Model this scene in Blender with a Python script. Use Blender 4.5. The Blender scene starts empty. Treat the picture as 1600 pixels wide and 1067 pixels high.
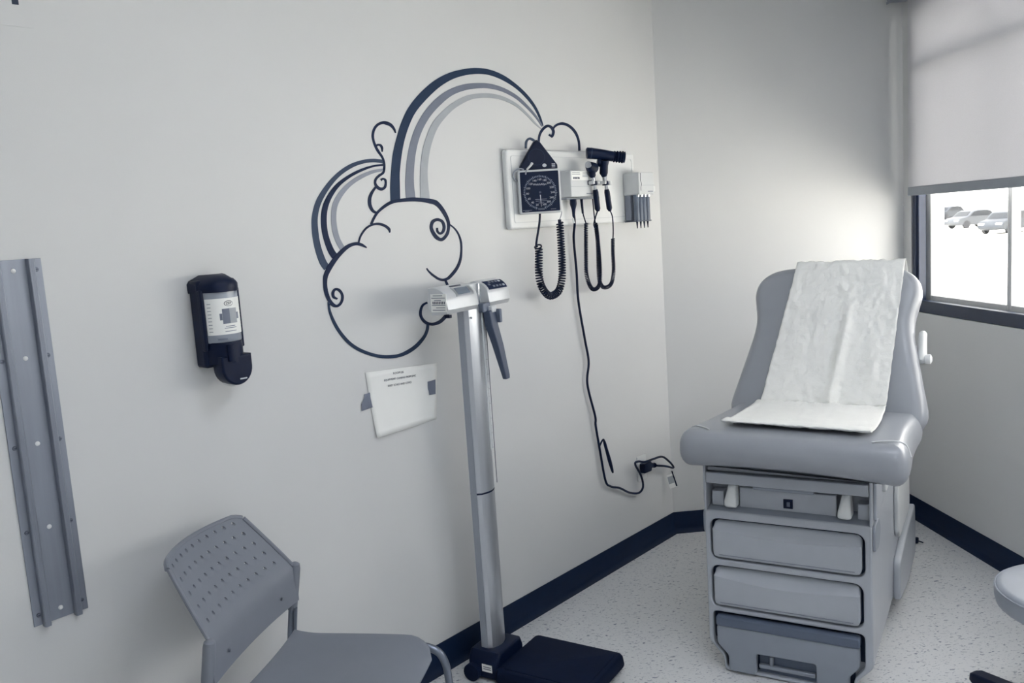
import bpy, math, random
from mathutils import Vector, Matrix
random.seed(7)
SC = bpy.context.scene
COL = SC.collection

# ------------------------------------------------------------------ camera
cam_d = bpy.data.cameras.new('camera')
cam_d.sensor_width = 36.0
cam_d.lens = 36.0 * 1345.0 / 1600.0
cam_d.clip_start = 0.05
cam_d.clip_end = 500
cam = bpy.data.objects.new('camera', cam_d)
COL.objects.link(cam)
cam.matrix_world = Matrix((
    (0.994729, 0.075247, -0.069652, 0.0),
    (-0.078685, 0.124646, -0.989076, 0.0),
    (-0.065743, 0.989344, 0.129910, 1.51),
    (0, 0, 0, 1)))
SC.camera = cam

# ------------------------------------------------------------------ world, sun, exposure
world = bpy.data.worlds.new('sky')
SC.world = world
world.use_nodes = True
bg = world.node_tree.nodes['Background']
bg.inputs['Color'].default_value = (0.985, 0.945, 0.90, 1)
bg.inputs['Strength'].default_value = 3.6
sun_d = bpy.data.lights.new('sun', 'SUN')
sun_d.energy = 13.5
sun_d.angle = math.radians(0.6)
sun_d.color = (1.0, 0.955, 0.91)
sun = bpy.data.objects.new('sun', sun_d)
COL.objects.link(sun)
# the sun stands behind the building (west), 60 degrees high
sun.rotation_euler = Vector((0.42, 0.20, -0.80)).to_track_quat('-Z', 'Y').to_euler()
SC.view_settings.view_transform = 'Standard'
SC.view_settings.look = 'None'
SC.view_settings.gamma = 1.0
SC.view_settings.use_curve_mapping = False
SC.view_settings.exposure = 1.0
SC.cycles.use_denoising = True
SC.cycles.max_bounces = 8
SC.cycles.diffuse_bounces = 5
SC.cycles.transparent_max_bounces = 8
SC.cycles.sample_clamp_indirect = 8.0
FILL_EMIT = 4.2  # glow of the added overhead fill lamps

# ------------------------------------------------------------------ materials
def lin(c):
    c = c / 255.0
    return c / 12.92 if c <= 0.04045 else ((c + 0.055) / 1.055) ** 2.4
def rgb(c):
    return (lin(c[0]), lin(c[1]), lin(c[2]), 1.0)
def mat(name, c, rough=0.5, metal=0.0, noise=0.04, nscale=18.0, bump=0.0, bscale=200.0, coat=0.0, spec=0.5, stretch=None):
    m = bpy.data.materials.new(name)
    m.use_nodes = True
    nt = m.node_tree
    b = nt.nodes['Principled BSDF']
    b.inputs['Roughness'].default_value = rough
    b.inputs['Metallic'].default_value = metal
    b.inputs['Coat Weight'].default_value = coat
    b.inputs['Specular IOR Level'].default_value = spec
    tc = nt.nodes.new('ShaderNodeTexCoord')
    mp = nt.nodes.new('ShaderNodeMapping')
    nt.links.new(tc.outputs['Object'], mp.inputs['Vector'])
    if stretch:
        mp.inputs['Scale'].default_value = stretch
    n = nt.nodes.new('ShaderNodeTexNoise')
    n.inputs['Scale'].default_value = nscale
    n.inputs['Detail'].default_value = 4
    nt.links.new(mp.outputs['Vector'], n.inputs['Vector'])
    r = nt.nodes.new('ShaderNodeValToRGB')
    base = rgb(c)
    r.color_ramp.elements[0].position = 0.3
    r.color_ramp.elements[1].position = 0.7
    r.color_ramp.elements[0].color = tuple(x * (1 - noise) for x in base[:3]) + (1,)
    r.color_ramp.elements[1].color = tuple(min(1, x * (1 + noise)) for x in base[:3]) + (1,)
    nt.links.new(n.outputs['Fac'], r.inputs['Fac'])
    nt.links.new(r.outputs['Color'], b.inputs['Base Color'])
    if bump > 0:
        n2 = nt.nodes.new('ShaderNodeTexNoise')
        n2.inputs['Scale'].default_value = bscale
        n2.inputs['Detail'].default_value = 3
        nt.links.new(mp.outputs['Vector'], n2.inputs['Vector'])
        bp = nt.nodes.new('ShaderNodeBump')
        bp.inputs['Strength'].default_value = bump
        bp.inputs['Distance'].default_value = 0.002
        nt.links.new(n2.outputs['Fac'], bp.inputs['Height'])
        nt.links.new(bp.outputs['Normal'], b.inputs['Normal'])
    return m

MT = {}
MT['wall'] = mat('wall_paint', (208, 209, 209), 0.55, noise=0.012, nscale=3, bump=0.06, bscale=350)
MT['ceiling'] = mat('ceiling_paint', (225, 227, 228), 0.8, noise=0.01)
MT['base'] = mat('rubber_baseboard', (7, 28, 56), 0.5, noise=0.08, nscale=12, spec=0.25)
MT['black'] = mat('black_plastic', (7, 22, 50), 0.42, noise=0.06, spec=0.22)
MT['black_rough'] = mat('black_rubber', (7, 22, 48), 0.7, spec=0.15, noise=0.08, bump=0.4, bscale=900)
MT['navy'] = mat('navy_paint', (19, 34, 64), 0.6, spec=0.2, noise=0.08, nscale=30)
MT['deep'] = mat('deep_slate_paint', (36, 53, 79), 0.6, spec=0.2, noise=0.06, nscale=30)
MT['slate'] = mat('slate_paint', (58, 72, 94), 0.6, spec=0.2, noise=0.06, nscale=30)
MT['mid'] = mat('grey_paint', (110, 117, 133), 0.5, noise=0.05, nscale=30)
MT['pale'] = mat('pale_grey_paint', (132, 138, 151), 0.5, noise=0.05, nscale=30)
MT['light'] = mat('light_grey_paint', (160, 165, 171), 0.5, noise=0.04, nscale=30)
MT['alu'] = mat('brushed_aluminium', (150, 156, 168), 0.38, metal=0.85, noise=0.06, nscale=60, stretch=(1, 1, 0.05))
MT['alu_light'] = mat('satin_aluminium', (196, 200, 206), 0.33, metal=0.8, noise=0.04, nscale=60, stretch=(1, 1, 0.05))
MT['chrome'] = mat('chrome', (205, 208, 214), 0.12, metal=1.0, noise=0.02)
MT['screw'] = mat('steel_screw', (120, 126, 138), 0.35, metal=0.9)
MT['white_plastic'] = mat('white_plastic', (222, 224, 224), 0.35, noise=0.015)
MT['offwhite'] = mat('off_white_plastic', (205, 208, 210), 0.4, noise=0.02)
MT['grey_plastic'] = mat('grey_plastic', (150, 156, 166), 0.4, noise=0.02)
MT['chair'] = mat('chair_plastic', (120, 125, 136), 0.45, noise=0.02, bump=0.12, bscale=900)
MT['chair_metal'] = mat('chair_steel', (120, 128, 142), 0.3, metal=0.7)
MT['vinyl'] = mat('grey_vinyl', (150, 154, 161), 0.34, noise=0.02, bump=0.10, bscale=700, coat=0.15)
MT['table'] = mat('table_enamel', (172, 177, 185), 0.33, noise=0.02, coat=0.1)
MT['table_dark'] = mat('step_tread', (92, 103, 122), 0.5, noise=0.04)
MT['table_mid'] = mat('step_front', (142, 149, 160), 0.4, noise=0.03)
MT['paper'] = mat('crepe_paper', (241, 241, 237), 0.75, noise=0.02, bump=0.5, bscale=160)
MT['sheet'] = mat('printer_paper', (238, 239, 236), 0.8, noise=0.01)
MT['tape'] = mat('grey_tape', (112, 119, 136), 0.6, noise=0.05)
MT['ink'] = mat('printed_ink', (40, 50, 72), 0.7)
MT['print_light'] = mat('pale_print', (190, 196, 204), 0.6)
MT['print_mid'] = mat('grey_print', (120, 129, 144), 0.6)
MT['dial'] = mat('dial_face', (9, 25, 54), 0.3, spec=0.25)
MT['lcd'] = mat('lcd', (110, 120, 132), 0.2)
MT['silver'] = mat('silver_plastic', (202, 205, 208), 0.32, metal=0.25, noise=0.02)
MT['handle_dark'] = mat('dark_grey_plastic', (60, 72, 94), 0.45)
MT['handle_mid'] = mat('mid_grey_plastic', (96, 106, 124), 0.45)
MT['gel'] = mat('hand_gel', (150, 157, 168), 0.2, noise=0.04)
MT['smoke'] = mat('smoked_tube', (96, 106, 122), 0.15, noise=0.05)
MT['frame_dark'] = mat('dark_window_frame', (36, 48, 72), 0.4)
MT['frame_light'] = mat('pale_sash', (205, 206, 206), 0.45)
MT['hem'] = mat('blind_hem', (150, 156, 164), 0.6)
MT['cassette'] = mat('blind_cassette', (140, 146, 156), 0.5)
MT['stool'] = mat('stool_vinyl', (150, 156, 166), 0.4, bump=0.1, bscale=700)
MT['concrete'] = mat('pale_concrete', (226, 224, 218), 0.9, noise=0.03, nscale=0.5)
MT['car_a'] = mat('car_paint_grey', (46, 50, 56), 0.5, spec=0.2)
MT['car_b'] = mat('car_paint_pale', (60, 63, 68), 0.5, spec=0.2)
MT['car_glass'] = mat('car_glass', (24, 28, 34), 0.4, spec=0.2)
MT['tyre'] = mat('tyre', (26, 28, 34), 0.8)

def floor_material():
    m = bpy.data.materials.new('speckled_vinyl_floor')
    m.use_nodes = True
    nt = m.node_tree
    b = nt.nodes['Principled BSDF']
    b.inputs['Roughness'].default_value = 0.32
    tc = nt.nodes.new('ShaderNodeTexCoord')
    col = None
    base = nt.nodes.new('ShaderNodeTexNoise')
    base.inputs['Scale'].default_value = 9
    nt.links.new(tc.outputs['Object'], base.inputs['Vector'])
    r0 = nt.nodes.new('ShaderNodeValToRGB')
    r0.color_ramp.elements[0].color = rgb((211, 212, 214))
    r0.color_ramp.elements[1].color = rgb((218, 219, 220))
    nt.links.new(base.outputs['Fac'], r0.inputs['Fac'])
    prev = r0.outputs['Color']
    for sc, rot, thr, c in ((55, 0.4, 0.655, (138, 144, 156)), (85, 1.3, 0.67, (160, 166, 174)), (40, 2.2, 0.69, (112, 121, 138)), (70, 0.9, 0.655, (214, 216, 217))):
        mp = nt.nodes.new('ShaderNodeMapping')
        mp.inputs['Rotation'].default_value = (0, 0, rot)
        mp.inputs['Location'].default_value = (sc, rot * 7, 0)
        mp.inputs['Scale'].default_value = (1.0, 2.2, 1.0)
        nt.links.new(tc.outputs['Object'], mp.inputs['Vector'])
        n = nt.nodes.new('ShaderNodeTexNoise')
        n.inputs['Scale'].default_value = sc
        n.inputs['Detail'].default_value = 2.0
        n.inputs['Distortion'].default_value = 0.6
        nt.links.new(mp.outputs['Vector'], n.inputs['Vector'])
        st = nt.nodes.new('ShaderNodeMapRange')
        st.inputs['From Min'].default_value = thr - 0.03
        st.inputs['From Max'].default_value = thr + 0.02
        nt.links.new(n.outputs['Fac'], st.inputs['Value'])
        mx = nt.nodes.new('ShaderNodeMix')
        mx.data_type = 'RGBA'
        nt.links.new(st.outputs['Result'], mx.inputs['Factor'])
        nt.links.new(prev, mx.inputs['A'])
        mx.inputs['B'].default_value = rgb(c)
        prev = mx.outputs['Result']
    nt.links.new(prev, b.inputs['Base Color'])
    return m
MT['floor'] = floor_material()

def glass_material():
    m = bpy.data.materials.new('window_glass')
    m.use_nodes = True
    nt = m.node_tree
    for n in list(nt.nodes):
        if n.type != 'OUTPUT_MATERIAL':
            nt.nodes.remove(n)
    out = nt.nodes['Material Output']
    tr = nt.nodes.new('ShaderNodeBsdfTransparent')
    tr.inputs['Color'].default_value = (0.96, 0.97, 0.97, 1)
    gl = nt.nodes.new('ShaderNodeBsdfGlossy')
    gl.inputs['Roughness'].default_value = 0.02
    lw = nt.nodes.new('ShaderNodeLayerWeight')
    lw.inputs['Blend'].default_value = 0.5
    pw = nt.nodes.new('ShaderNodeMath')
    pw.operation = 'POWER'
    pw.inputs[1].default_value = 5.0
    nt.links.new(lw.outputs['Facing'], pw.inputs[0])
    fr = nt.nodes.new('ShaderNodeMath')
    fr.operation = 'MULTIPLY_ADD'
    fr.inputs[1].default_value = 0.9
    fr.inputs[2].default_value = 0.04
    nt.links.new(pw.outputs[0], fr.inputs[0])
    mx = nt.nodes.new('ShaderNodeMixShader')
    nt.links.new(fr.outputs[0], mx.inputs['Fac'])
    nt.links.new(tr.outputs['BSDF'], mx.inputs[1])
    nt.links.new(gl.outputs['BSDF'], mx.inputs[2])
    nt.links.new(mx.outputs['Shader'], out.inputs['Surface'])
    return m
MT['glass'] = glass_material()

def fabric_material():
    m = bpy.data.materials.new('blind_fabric')
    m.use_nodes = True
    nt = m.node_tree
    for n in list(nt.nodes):
        if n.type != 'OUTPUT_MATERIAL':
            nt.nodes.remove(n)
    out = nt.nodes['Material Output']
    tc = nt.nodes.new('ShaderNodeTexCoord')
    mp = nt.nodes.new('ShaderNodeMapping')
    mp.inputs['Scale'].default_value = (1, 1, 1)
    nt.links.new(tc.outputs['Object'], mp.inputs['Vector'])
    n = nt.nodes.new('ShaderNodeTexNoise')
    n.inputs['Scale'].default_value = 260
    nt.links.new(mp.outputs['Vector'], n.inputs['Vector'])
    r = nt.nodes.new('ShaderNodeValToRGB')
    r.color_ramp.elements[0].color = rgb((210, 210, 213))
    r.color_ramp.elements[1].color = rgb((221, 221, 224))
    nt.links.new(n.outputs['Fac'], r.inputs['Fac'])
    df = nt.nodes.new('ShaderNodeBsdfDiffuse')
    tl = nt.nodes.new('ShaderNodeBsdfTranslucent')
    nt.links.new(r.outputs['Color'], df.inputs['Color'])
    nt.links.new(r.outputs['Color'], tl.inputs['Color'])
    mx = nt.nodes.new('ShaderNodeMixShader')
    mx.inputs['Fac'].default_value = 0.30
    nt.links.new(df.outputs['BSDF'], mx.inputs[1])
    nt.links.new(tl.outputs['BSDF'], mx.inputs[2])
    nt.links.new(mx.outputs['Shader'], out.inputs['Surface'])
    return m
MT['fabric'] = fabric_material()

def fill_lamp_material():
    m = bpy.data.materials.new('fill_lamp_diffuser')
    m.use_nodes = True
    nt = m.node_tree
    b = nt.nodes['Principled BSDF']
    b.inputs['Base Color'].default_value = (0.9, 0.9, 0.9, 1)
    b.inputs['Emission Color'].default_value = (0.86, 0.91, 1.0, 1)
    b.inputs['Emission Strength'].default_value = FILL_EMIT
    return m
MT['lamp'] = fill_lamp_material()

# ------------------------------------------------------------------ mesh helpers
class MB:
    def __init__(s):
        s.v = []; s.f = []
    def add(s, vs, fs):
        o = len(s.v)
        s.v += [tuple(p) for p in vs]
        s.f += [tuple(i + o for i in f) for f in fs]
        return s
    def box(s, x0, x1, y0, y1, z0, z1):
        return s.add([(x0,y0,z0),(x1,y0,z0),(x1,y1,z0),(x0,y1,z0),(x0,y0,z1),(x1,y0,z1),(x1,y1,z1),(x0,y1,z1)],
                     [(0,3,2,1),(4,5,6,7),(0,1,5,4),(1,2,6,5),(2,3,7,6),(3,0,4,7)])
    def loft(s, rings, cap0=True, cap1=True, closed=True):
        n = len(rings[0]); vs = []; fs = []
        for r in rings: vs += list(r)
        for i in range(len(rings) - 1):
            for j in range(n if closed else n - 1):
                k = (j + 1) % n
                fs.append((i*n+j, i*n+k, (i+1)*n+k, (i+1)*n+j))
        if cap0: fs.append(tuple(range(n - 1, -1, -1)))
        if cap1: fs.append(tuple((len(rings)-1)*n + j for j in range(n)))
        return s.add(vs, fs)
    def tube(s, path, r, n=8, caps=True):
        P = [Vector(p) for p in path]
        rings = []; up = None
        if isinstance(r, (list, tuple)) and len(r) != len(P):
            q = []
            for i in range(len(P)):
                x = i * (len(r) - 1) / (len(P) - 1); k = min(int(x), len(r) - 2)
                q.append(r[k] + (r[k+1] - r[k]) * (x - k))
            r = q
        for i, p in enumerate(P):
            t = (P[min(i+1, len(P)-1)] - P[max(i-1, 0)])
            if t.length < 1e-9: t = Vector((0, 0, 1))
            t.normalize()
            if up is None:
                up = Vector((0, 0, 1)) if abs(t.z) < 0.9 else Vector((1, 0, 0))
            a = up - t * up.dot(t)
            if a.length < 1e-6: a = t.orthogonal()
            a.normalize(); up = a
            b = t.cross(a)
            rr = r[i] if isinstance(r, (list, tuple)) else r
            rings.append([p + (a * math.cos(q) + b * math.sin(q)) * rr for q in [2*math.pi*k/n for k in range(n)]])
        return s.loft(rings, caps, caps)
    def lathe(s, prof, c=(0,0,0), n=24, cap0=True, cap1=True):
        rings = [[(c[0]+r*math.cos(2*math.pi*k/n), c[1]+r*math.sin(2*math.pi*k/n), c[2]+z) for k in range(n)] for r, z in prof]
        return s.loft(rings, cap0, cap1)
    def xf(s, m):
        s.v = [tuple(m @ Vector(p)) for p in s.v]
        return s
    def mv(s, x, y, z):
        s.v = [(p[0]+x, p[1]+y, p[2]+z) for p in s.v]
        return s
    def join(s, o):
        return s.add(o.v, o.f)
    def build(s, name, m, parent=None, bevel=0.0, seg=2, angle=40):
        me = bpy.data.meshes.new(name)
        me.from_pydata(s.v, [], s.f)
        me.validate()
        me.update()
        me.materials.append(MT[m])
        me.polygons.foreach_set('use_smooth', [True] * len(me.polygons))
        me.set_sharp_from_angle(angle=math.radians(angle))
        o = bpy.data.objects.new(name, me)
        COL.objects.link(o)
        if parent: o.parent = parent
        if bevel > 0:
            b = o.modifiers.new('bevel', 'BEVEL')
            b.width = bevel; b.segments = seg; b.limit_method = 'ANGLE'; b.angle_limit = math.radians(35)
        return o

def curve_mesh(cu):
    o = bpy.data.objects.new('tmp', cu)
    COL.objects.link(o)
    dg = bpy.context.evaluated_depsgraph_get()
    dg.update()
    me = bpy.data.meshes.new_from_object(o.evaluated_get(dg))
    b = MB()
    b.add([tuple(v.co) for v in me.vertices], [tuple(p.vertices) for p in me.polygons])
    bpy.data.objects.remove(o)
    bpy.data.curves.remove(cu)
    bpy.data.meshes.remove(me)
    # curve plane XY -> local XZ, facing -y
    b.v = [(p[0], -p[2], p[1]) for p in b.v]
    return b
def plate(outlines, t, bevel=0.0, res=2):
    """flat plate from (x,z) outlines (first outer, rest holes), centred on y=0, thickness t"""
    cu = bpy.data.curves.new('tmp', 'CURVE')
    cu.dimensions = '2D'
    cu.fill_mode = 'BOTH'
    cu.extrude = max(t / 2 - bevel, 0.0001)
    cu.bevel_depth = bevel
    cu.bevel_resolution = res
    cu.offset = -bevel
    for pts in outlines:
        sp = cu.splines.new('POLY')
        sp.points.add(len(pts) - 1)
        for i, p in enumerate(pts):
            sp.points[i].co = (p[0], p[1], 0, 1)
        sp.use_cyclic_u = True
    return curve_mesh(cu)
def text(body, size, depth=0.0004, align='CENTER', sx=1.0):
    cu = bpy.data.curves.new('tmp', 'FONT')
    cu.body = body
    cu.size = size
    cu.align_x = align
    cu.align_y = 'CENTER'
    cu.extrude = depth / 2
    cu.resolution_u = 2
    b = curve_mesh(cu)
    if sx != 1.0: b.v = [(p[0]*sx, p[1], p[2]) for p in b.v]
    return b
def rrect(cx, cz, w, h, r, n=5):
    P = []
    for sx, sz, a0 in ((1, 1, 0), (-1, 1, 90), (-1, -1, 180), (1, -1, 270)):
        for k in range(n + 1):
            a = math.radians(a0 + 90 * k / n)
            P.append((cx + sx*(w/2 - r) + r*math.cos(a), cz + sz*(h/2 - r) + r*math.sin(a)))
    return P
def circle(cx, cz, r, n=24):
    return [(cx + r*math.cos(2*math.pi*k/n), cz + r*math.sin(2*math.pi*k/n)) for k in range(n)]
def catmull(P, n=8):
    P = [tuple(p) for p in P]; out = []
    for i in range(len(P) - 1):
        p0 = P[max(i-1, 0)]; p1 = P[i]; p2 = P[i+1]; p3 = P[min(i+2, len(P)-1)]
        for k in range(n):
            t = k / n
            out.append(tuple(0.5*((2*b) + (-a+c)*t + (2*a-5*b+4*c-d)*t*t + (-a+3*b-3*c+d)*t**3) for a, b, c, d in zip(p0, p1, p2, p3)))
    out.append(P[-1])
    return out
def coil(path, R, r, turns, n=6, per=12, straight=0.0):
    """helix of radius R along a smooth path"""
    P = [Vector(p) for p in path]
    L = [0.0]
    for i in range(1, len(P)): L.append(L[-1] + (P[i] - P[i-1]).length)
    tot = L[-1]; N = int(turns * per); out = []; up = None; j = 0
    for i in range(N + 1):
        d = tot * i / N
        while j < len(L) - 2 and L[j+1] < d: j += 1
        u = (d - L[j]) / max(L[j+1] - L[j], 1e-9)
        p = P[j].lerp(P[j+1], u)
        t = (P[min(j+2, len(P)-1)] - P[max(j-1, 0)]).normalized()
        if up is None: up = t.orthogonal()
        a = (up - t*up.dot(t)).normalized(); up = a
        b = t.cross(a)
        ang = 2*math.pi*turns*i/N
        out.append(p + (a*math.cos(ang) + b*math.sin(ang))*R)
    m = MB(); m.tube(out, r, n)
    return m
def offset_in(P, d):
    n = len(P); out = []
    for i in range(n):
        a = Vector(P[i-1]); b = Vector(P[i]); c = Vector(P[(i+1) % n])
        e1 = (b - a); e2 = (c - b)
        if e1.length < 1e-9: e1 = e2
        if e2.length < 1e-9: e2 = e1
        t = (e1.normalized() + e2.normalized()).normalized()
        nn = Vector((-t.y, t.x))
        out.append((b.x + nn.x*d, b.y + nn.y*d))
    return out
def pillow(outline, prof, fill=0.0):
    """outline: CCW (x,y); prof: list of (inset, z)"""
    m = MB()
    rings = []
    for ins, z in prof:
        rings.append([(p[0], p[1], z) for p in offset_in(outline, ins)])
    if fill:
        last = rings[-1]
        cx_ = sum(p[0] for p in last)/len(last); cy_ = sum(p[1] for p in last)/len(last); z_ = last[0][2]
        for k, f in enumerate((.9, .78, .6, .4, .2, .03)):
            rings.append([(cx_ + (p[0]-cx_)*f, cy_ + (p[1]-cy_)*f, z_ + fill*(1 - f*f)) for p in last])
    m.loft(rings)
    return m

def thing(name, label, cat, loc=(0,0,0), rz=0.0, group=None):
    o = bpy.data.objects.new(name, None)
    o.empty_display_size = 0.05
    COL.objects.link(o)
    o.location = loc; o.rotation_euler = (0, 0, rz)
    o['label'] = label; o['category'] = cat
    if group: o['group'] = group
    return o
def tag(o, label, cat, group=None):
    o['label'] = label; o['category'] = cat
    if group: o['group'] = group
    return o
def struct(o, label, cat):
    o['kind'] = 'structure'; o['label'] = label; o['category'] = cat
    return o

# ------------------------------------------------------------------ room geometry
DW = (0.712738, 0.701430)              # direction of the slanted left wall, towards the far corner
NW = (0.701430, -0.712738)             # its normal, into the room
CX, CY = 1.0025, 3.9511                # far corner, slanted wall / back wall
XR = 2.168                             # right (window) wall
RZW = math.atan2(DW[1], DW[0])
def W(s, q, z):
    return (CX + DW[0]*s + NW[0]*q, CY + DW[1]*s + NW[1]*q, z)
def wthing(name, label, cat, s, z, group=None):
    return thing(name, label, cat, W(s, 0, z), RZW, group)
CEIL = 2.74
XL, YF = -2.2, -1.3

def poly_prism(pts, z0, z1):
    m = MB()
    m.loft([[(x, y, z0) for x, y in pts], [(x, y, z1) for x, y in pts]])
    return m
sl = (XL - CX) / DW[0]
YL = CY + DW[1]*sl
room = [(XL, YF), (XR, YF), (XR, CY), (CX, CY), (XL, YL)]
o = struct(poly_prism([(XL-.2, YF-.2), (XR+.16, YF-.2), (XR+.16, CY+.2), (CX-.1, CY+.2), (XL-.2, YL+.2)], -0.12, 0.0).build('floor', 'floor'), 'pale speckled vinyl floor', 'floor')
o = struct(poly_prism([(XL-.2, YF-.2), (XR+.16, YF-.2), (XR+.16, CY+.2), (CX-.1, CY+.2), (XL-.2, YL+.2)], CEIL, CEIL+0.45).build('ceiling', 'ceiling'), 'white ceiling above the frame', 'ceiling')
b = MB(); b.loft([[W(sl-.3, 0, z), W(0, 0, z), W(0.06, -.15, z), W(sl-.3, -.15, z)] for z in (0, CEIL)])
struct(b.build('wall_left', 'wall'), 'slanted white wall with the cloud and rainbow mural', 'wall')
struct(MB().box(CX-.08, XR+.16, CY, CY+.15, 0, CEIL).build('wall_back', 'wall'), 'white wall behind the exam table', 'wall')
WY0, WY1, WZ0, WZ1 = 1.25, 3.884, 1.0, 2.40
b = MB()
VY0, VY1 = -0.95, -0.30                  # unseen window added beside the viewer to let in side light
b.box(XR, XR+.16, YF, VY0, 0, CEIL).box(XR, XR+.16, VY1, WY0, 0, CEIL)
b.box(XR, XR+.16, VY0, VY1, 0, WZ0).box(XR, XR+.16, VY0, VY1, WZ1, CEIL).box(XR, XR+.16, WY1, CY, 0, CEIL)
b.box(XR, XR+.16, WY0, WY1, 0, WZ0).box(XR, XR+.16, WY0, WY1, WZ1, CEIL)
struct(b.build('wall_right', 'wall'), 'white wall below and around the window', 'wall')
struct(MB().box(XL-.15, XR+.16, YF-.15, YF, 0, CEIL).build('wall_rear', 'wall'), 'white wall behind the viewer', 'wall')
struct(MB().box(XL-.15, XL, YF, YL+.2, 0, CEIL).build('wall_side', 'wall'), 'white side wall left of the viewer', 'wall')

# cove baseboards: profile (out, z)
BP = [(0.0005, 0), (0.022, 0), (0.016, 0.006), (0.009, 0.016), (0.0065, 0.03), (0.006, 0.098), (0.004, 0.102), (0.0005, 0.102)]
def baseboard(name, p0, p1, nrm, label):
    b = MB()
    b.loft([[(p[0]+nrm[0]*a, p[1]+nrm[1]*a, z) for a, z in BP] for p in (p0, p1)])
    struct(b.build(name, 'base', angle=30), label, 'baseboard')
e = 0.0085
baseboard('baseboard_left', W(sl+.01, 0, 0)[:2], W(-.001, 0, 0)[:2], NW, 'navy rubber baseboard along the mural wall')
baseboard('baseboard_back', (CX+.001, CY), (XR-.001, CY), (0, -1), 'navy rubber baseboard behind the exam table')
baseboard('baseboard_right', (XR, CY-.001), (XR, YF+.001), (-1, 0), 'navy rubber baseboard under the window')

# window: dark fixed frame, pale sash, mullion, panes
win = bpy.data.objects.new('window_1', None)
COL.objects.link(win)
win.location = (XR, 0, 0)
struct(win, 'wide window with dark frame under the roller blind', 'window')
y0, y1, z0, z1 = WY0+.001, WY1-.001, WZ0+.001, WZ1-.001
for nm, a in (('jamb', (y1-.05, y1, z0, z1)), ('jamb', (y0, y0+.05, z0, z1)), ('bottom_rail', (y0+.05, y1-.05, z0, z0+.055)), ('top_rail', (y0+.05, y1-.05, z1-.055, z1))):
    MB().box(.006, .044, a[0], a[1], a[2], a[3]).build(nm, 'frame_dark', win, 0.003)
    f = .018 if nm == 'jamb' else .012
    if nm == 'jamb':
        MB().box(-.002, .0065, a[0]+.015, a[1]-.012, a[2], a[3]).build('frame_rib', 'frame_dark', win, 0.002)
MULL = 3.262
ya, yb = y0+.05, y1-.05
# pale sash behind the dark frame
for lo, hi in ((ya, MULL), (MULL, y1-.02)):
    sw = .012 if hi == MULL else .045
    MB().box(.056, .095, lo, lo+.014, z0, z1).build('sash', 'frame_light', win, 0.003)
    MB().box(.056, .095, hi-sw, hi, z0, z1).build('sash', 'frame_light', win, 0.003)
    MB().box(.056, .095, lo+.014, hi-sw, z0, z0+.075).build('sash', 'frame_light', win, 0.003)
    MB().box(.056, .095, lo+.014, hi-sw, z1-.07, z1).build('sash', 'frame_light', win, 0.003)
    MB().box(.073, .077, lo+.014, hi-sw, z0+.075, z1-.07).build('pane', 'glass', win)
MB().box(.106, .158, y0, y1, z0, z0+.02).build('outer_sill', 'frame_light', win)

MB().box(.006, .044, y0+.05, y1-.05, 2.095, 2.122).build('transom', 'frame_dark', win, 0.003)
fill_win = bpy.data.objects.new('fill_window', None)  # added opening out of view, brightens the left wall and floor
COL.objects.link(fill_win)
fill_win.location = (XR, 0, 0)
struct(fill_win, 'unseen window added in the right wall beside the viewer for fill light', 'window')
for nm, a in (('jamb', (VY0+.001, VY0+.05, z0, z1)), ('jamb', (VY1-.05, VY1-.001, z0, z1)), ('bottom_rail', (VY0+.05, VY1-.05, z0, z0+.055)), ('top_rail', (VY0+.05, VY1-.05, z1-.055, z1))):
    MB().box(.006, .09, *a).build(nm, 'frame_dark', fill_win, 0.003)
MB().box(.073, .077, VY0+.05, VY1-.05, z0+.055, z1-.055).build('pane', 'glass', fill_win)

# roller blind hung on the wall in front of the window
bl = thing('roller_blind', 'pale fabric roller blind half lowered over the window', 'blind', (XR, 0, 1.54))
BY0, BY1 = 1.15, 3.872
MB().box(-.0185, -.0177, BY0, BY1, .03, .95).build('fabric', 'fabric', bl)
MB().box(-.024, -.012, BY0, BY1, -.002, .038).build('hem_bar', 'hem', bl, 0.004)
MB().box(-.092, -.001, BY0-.01, BY1+.045, .868, .97).build('cassette', 'cassette', bl, 0.006)
MB().box(-.0935, -.09, BY0-.01, BY1+.045, .862, .872).build('cassette_lip', 'cassette', bl, 0.001)

# ground outside
g = MB().box(XR+.17, 160, -120, 160, -.62, -.52).build('ground', 'concrete')
struct(g, 'sunlit pale ground outside the window', 'ground')
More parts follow.
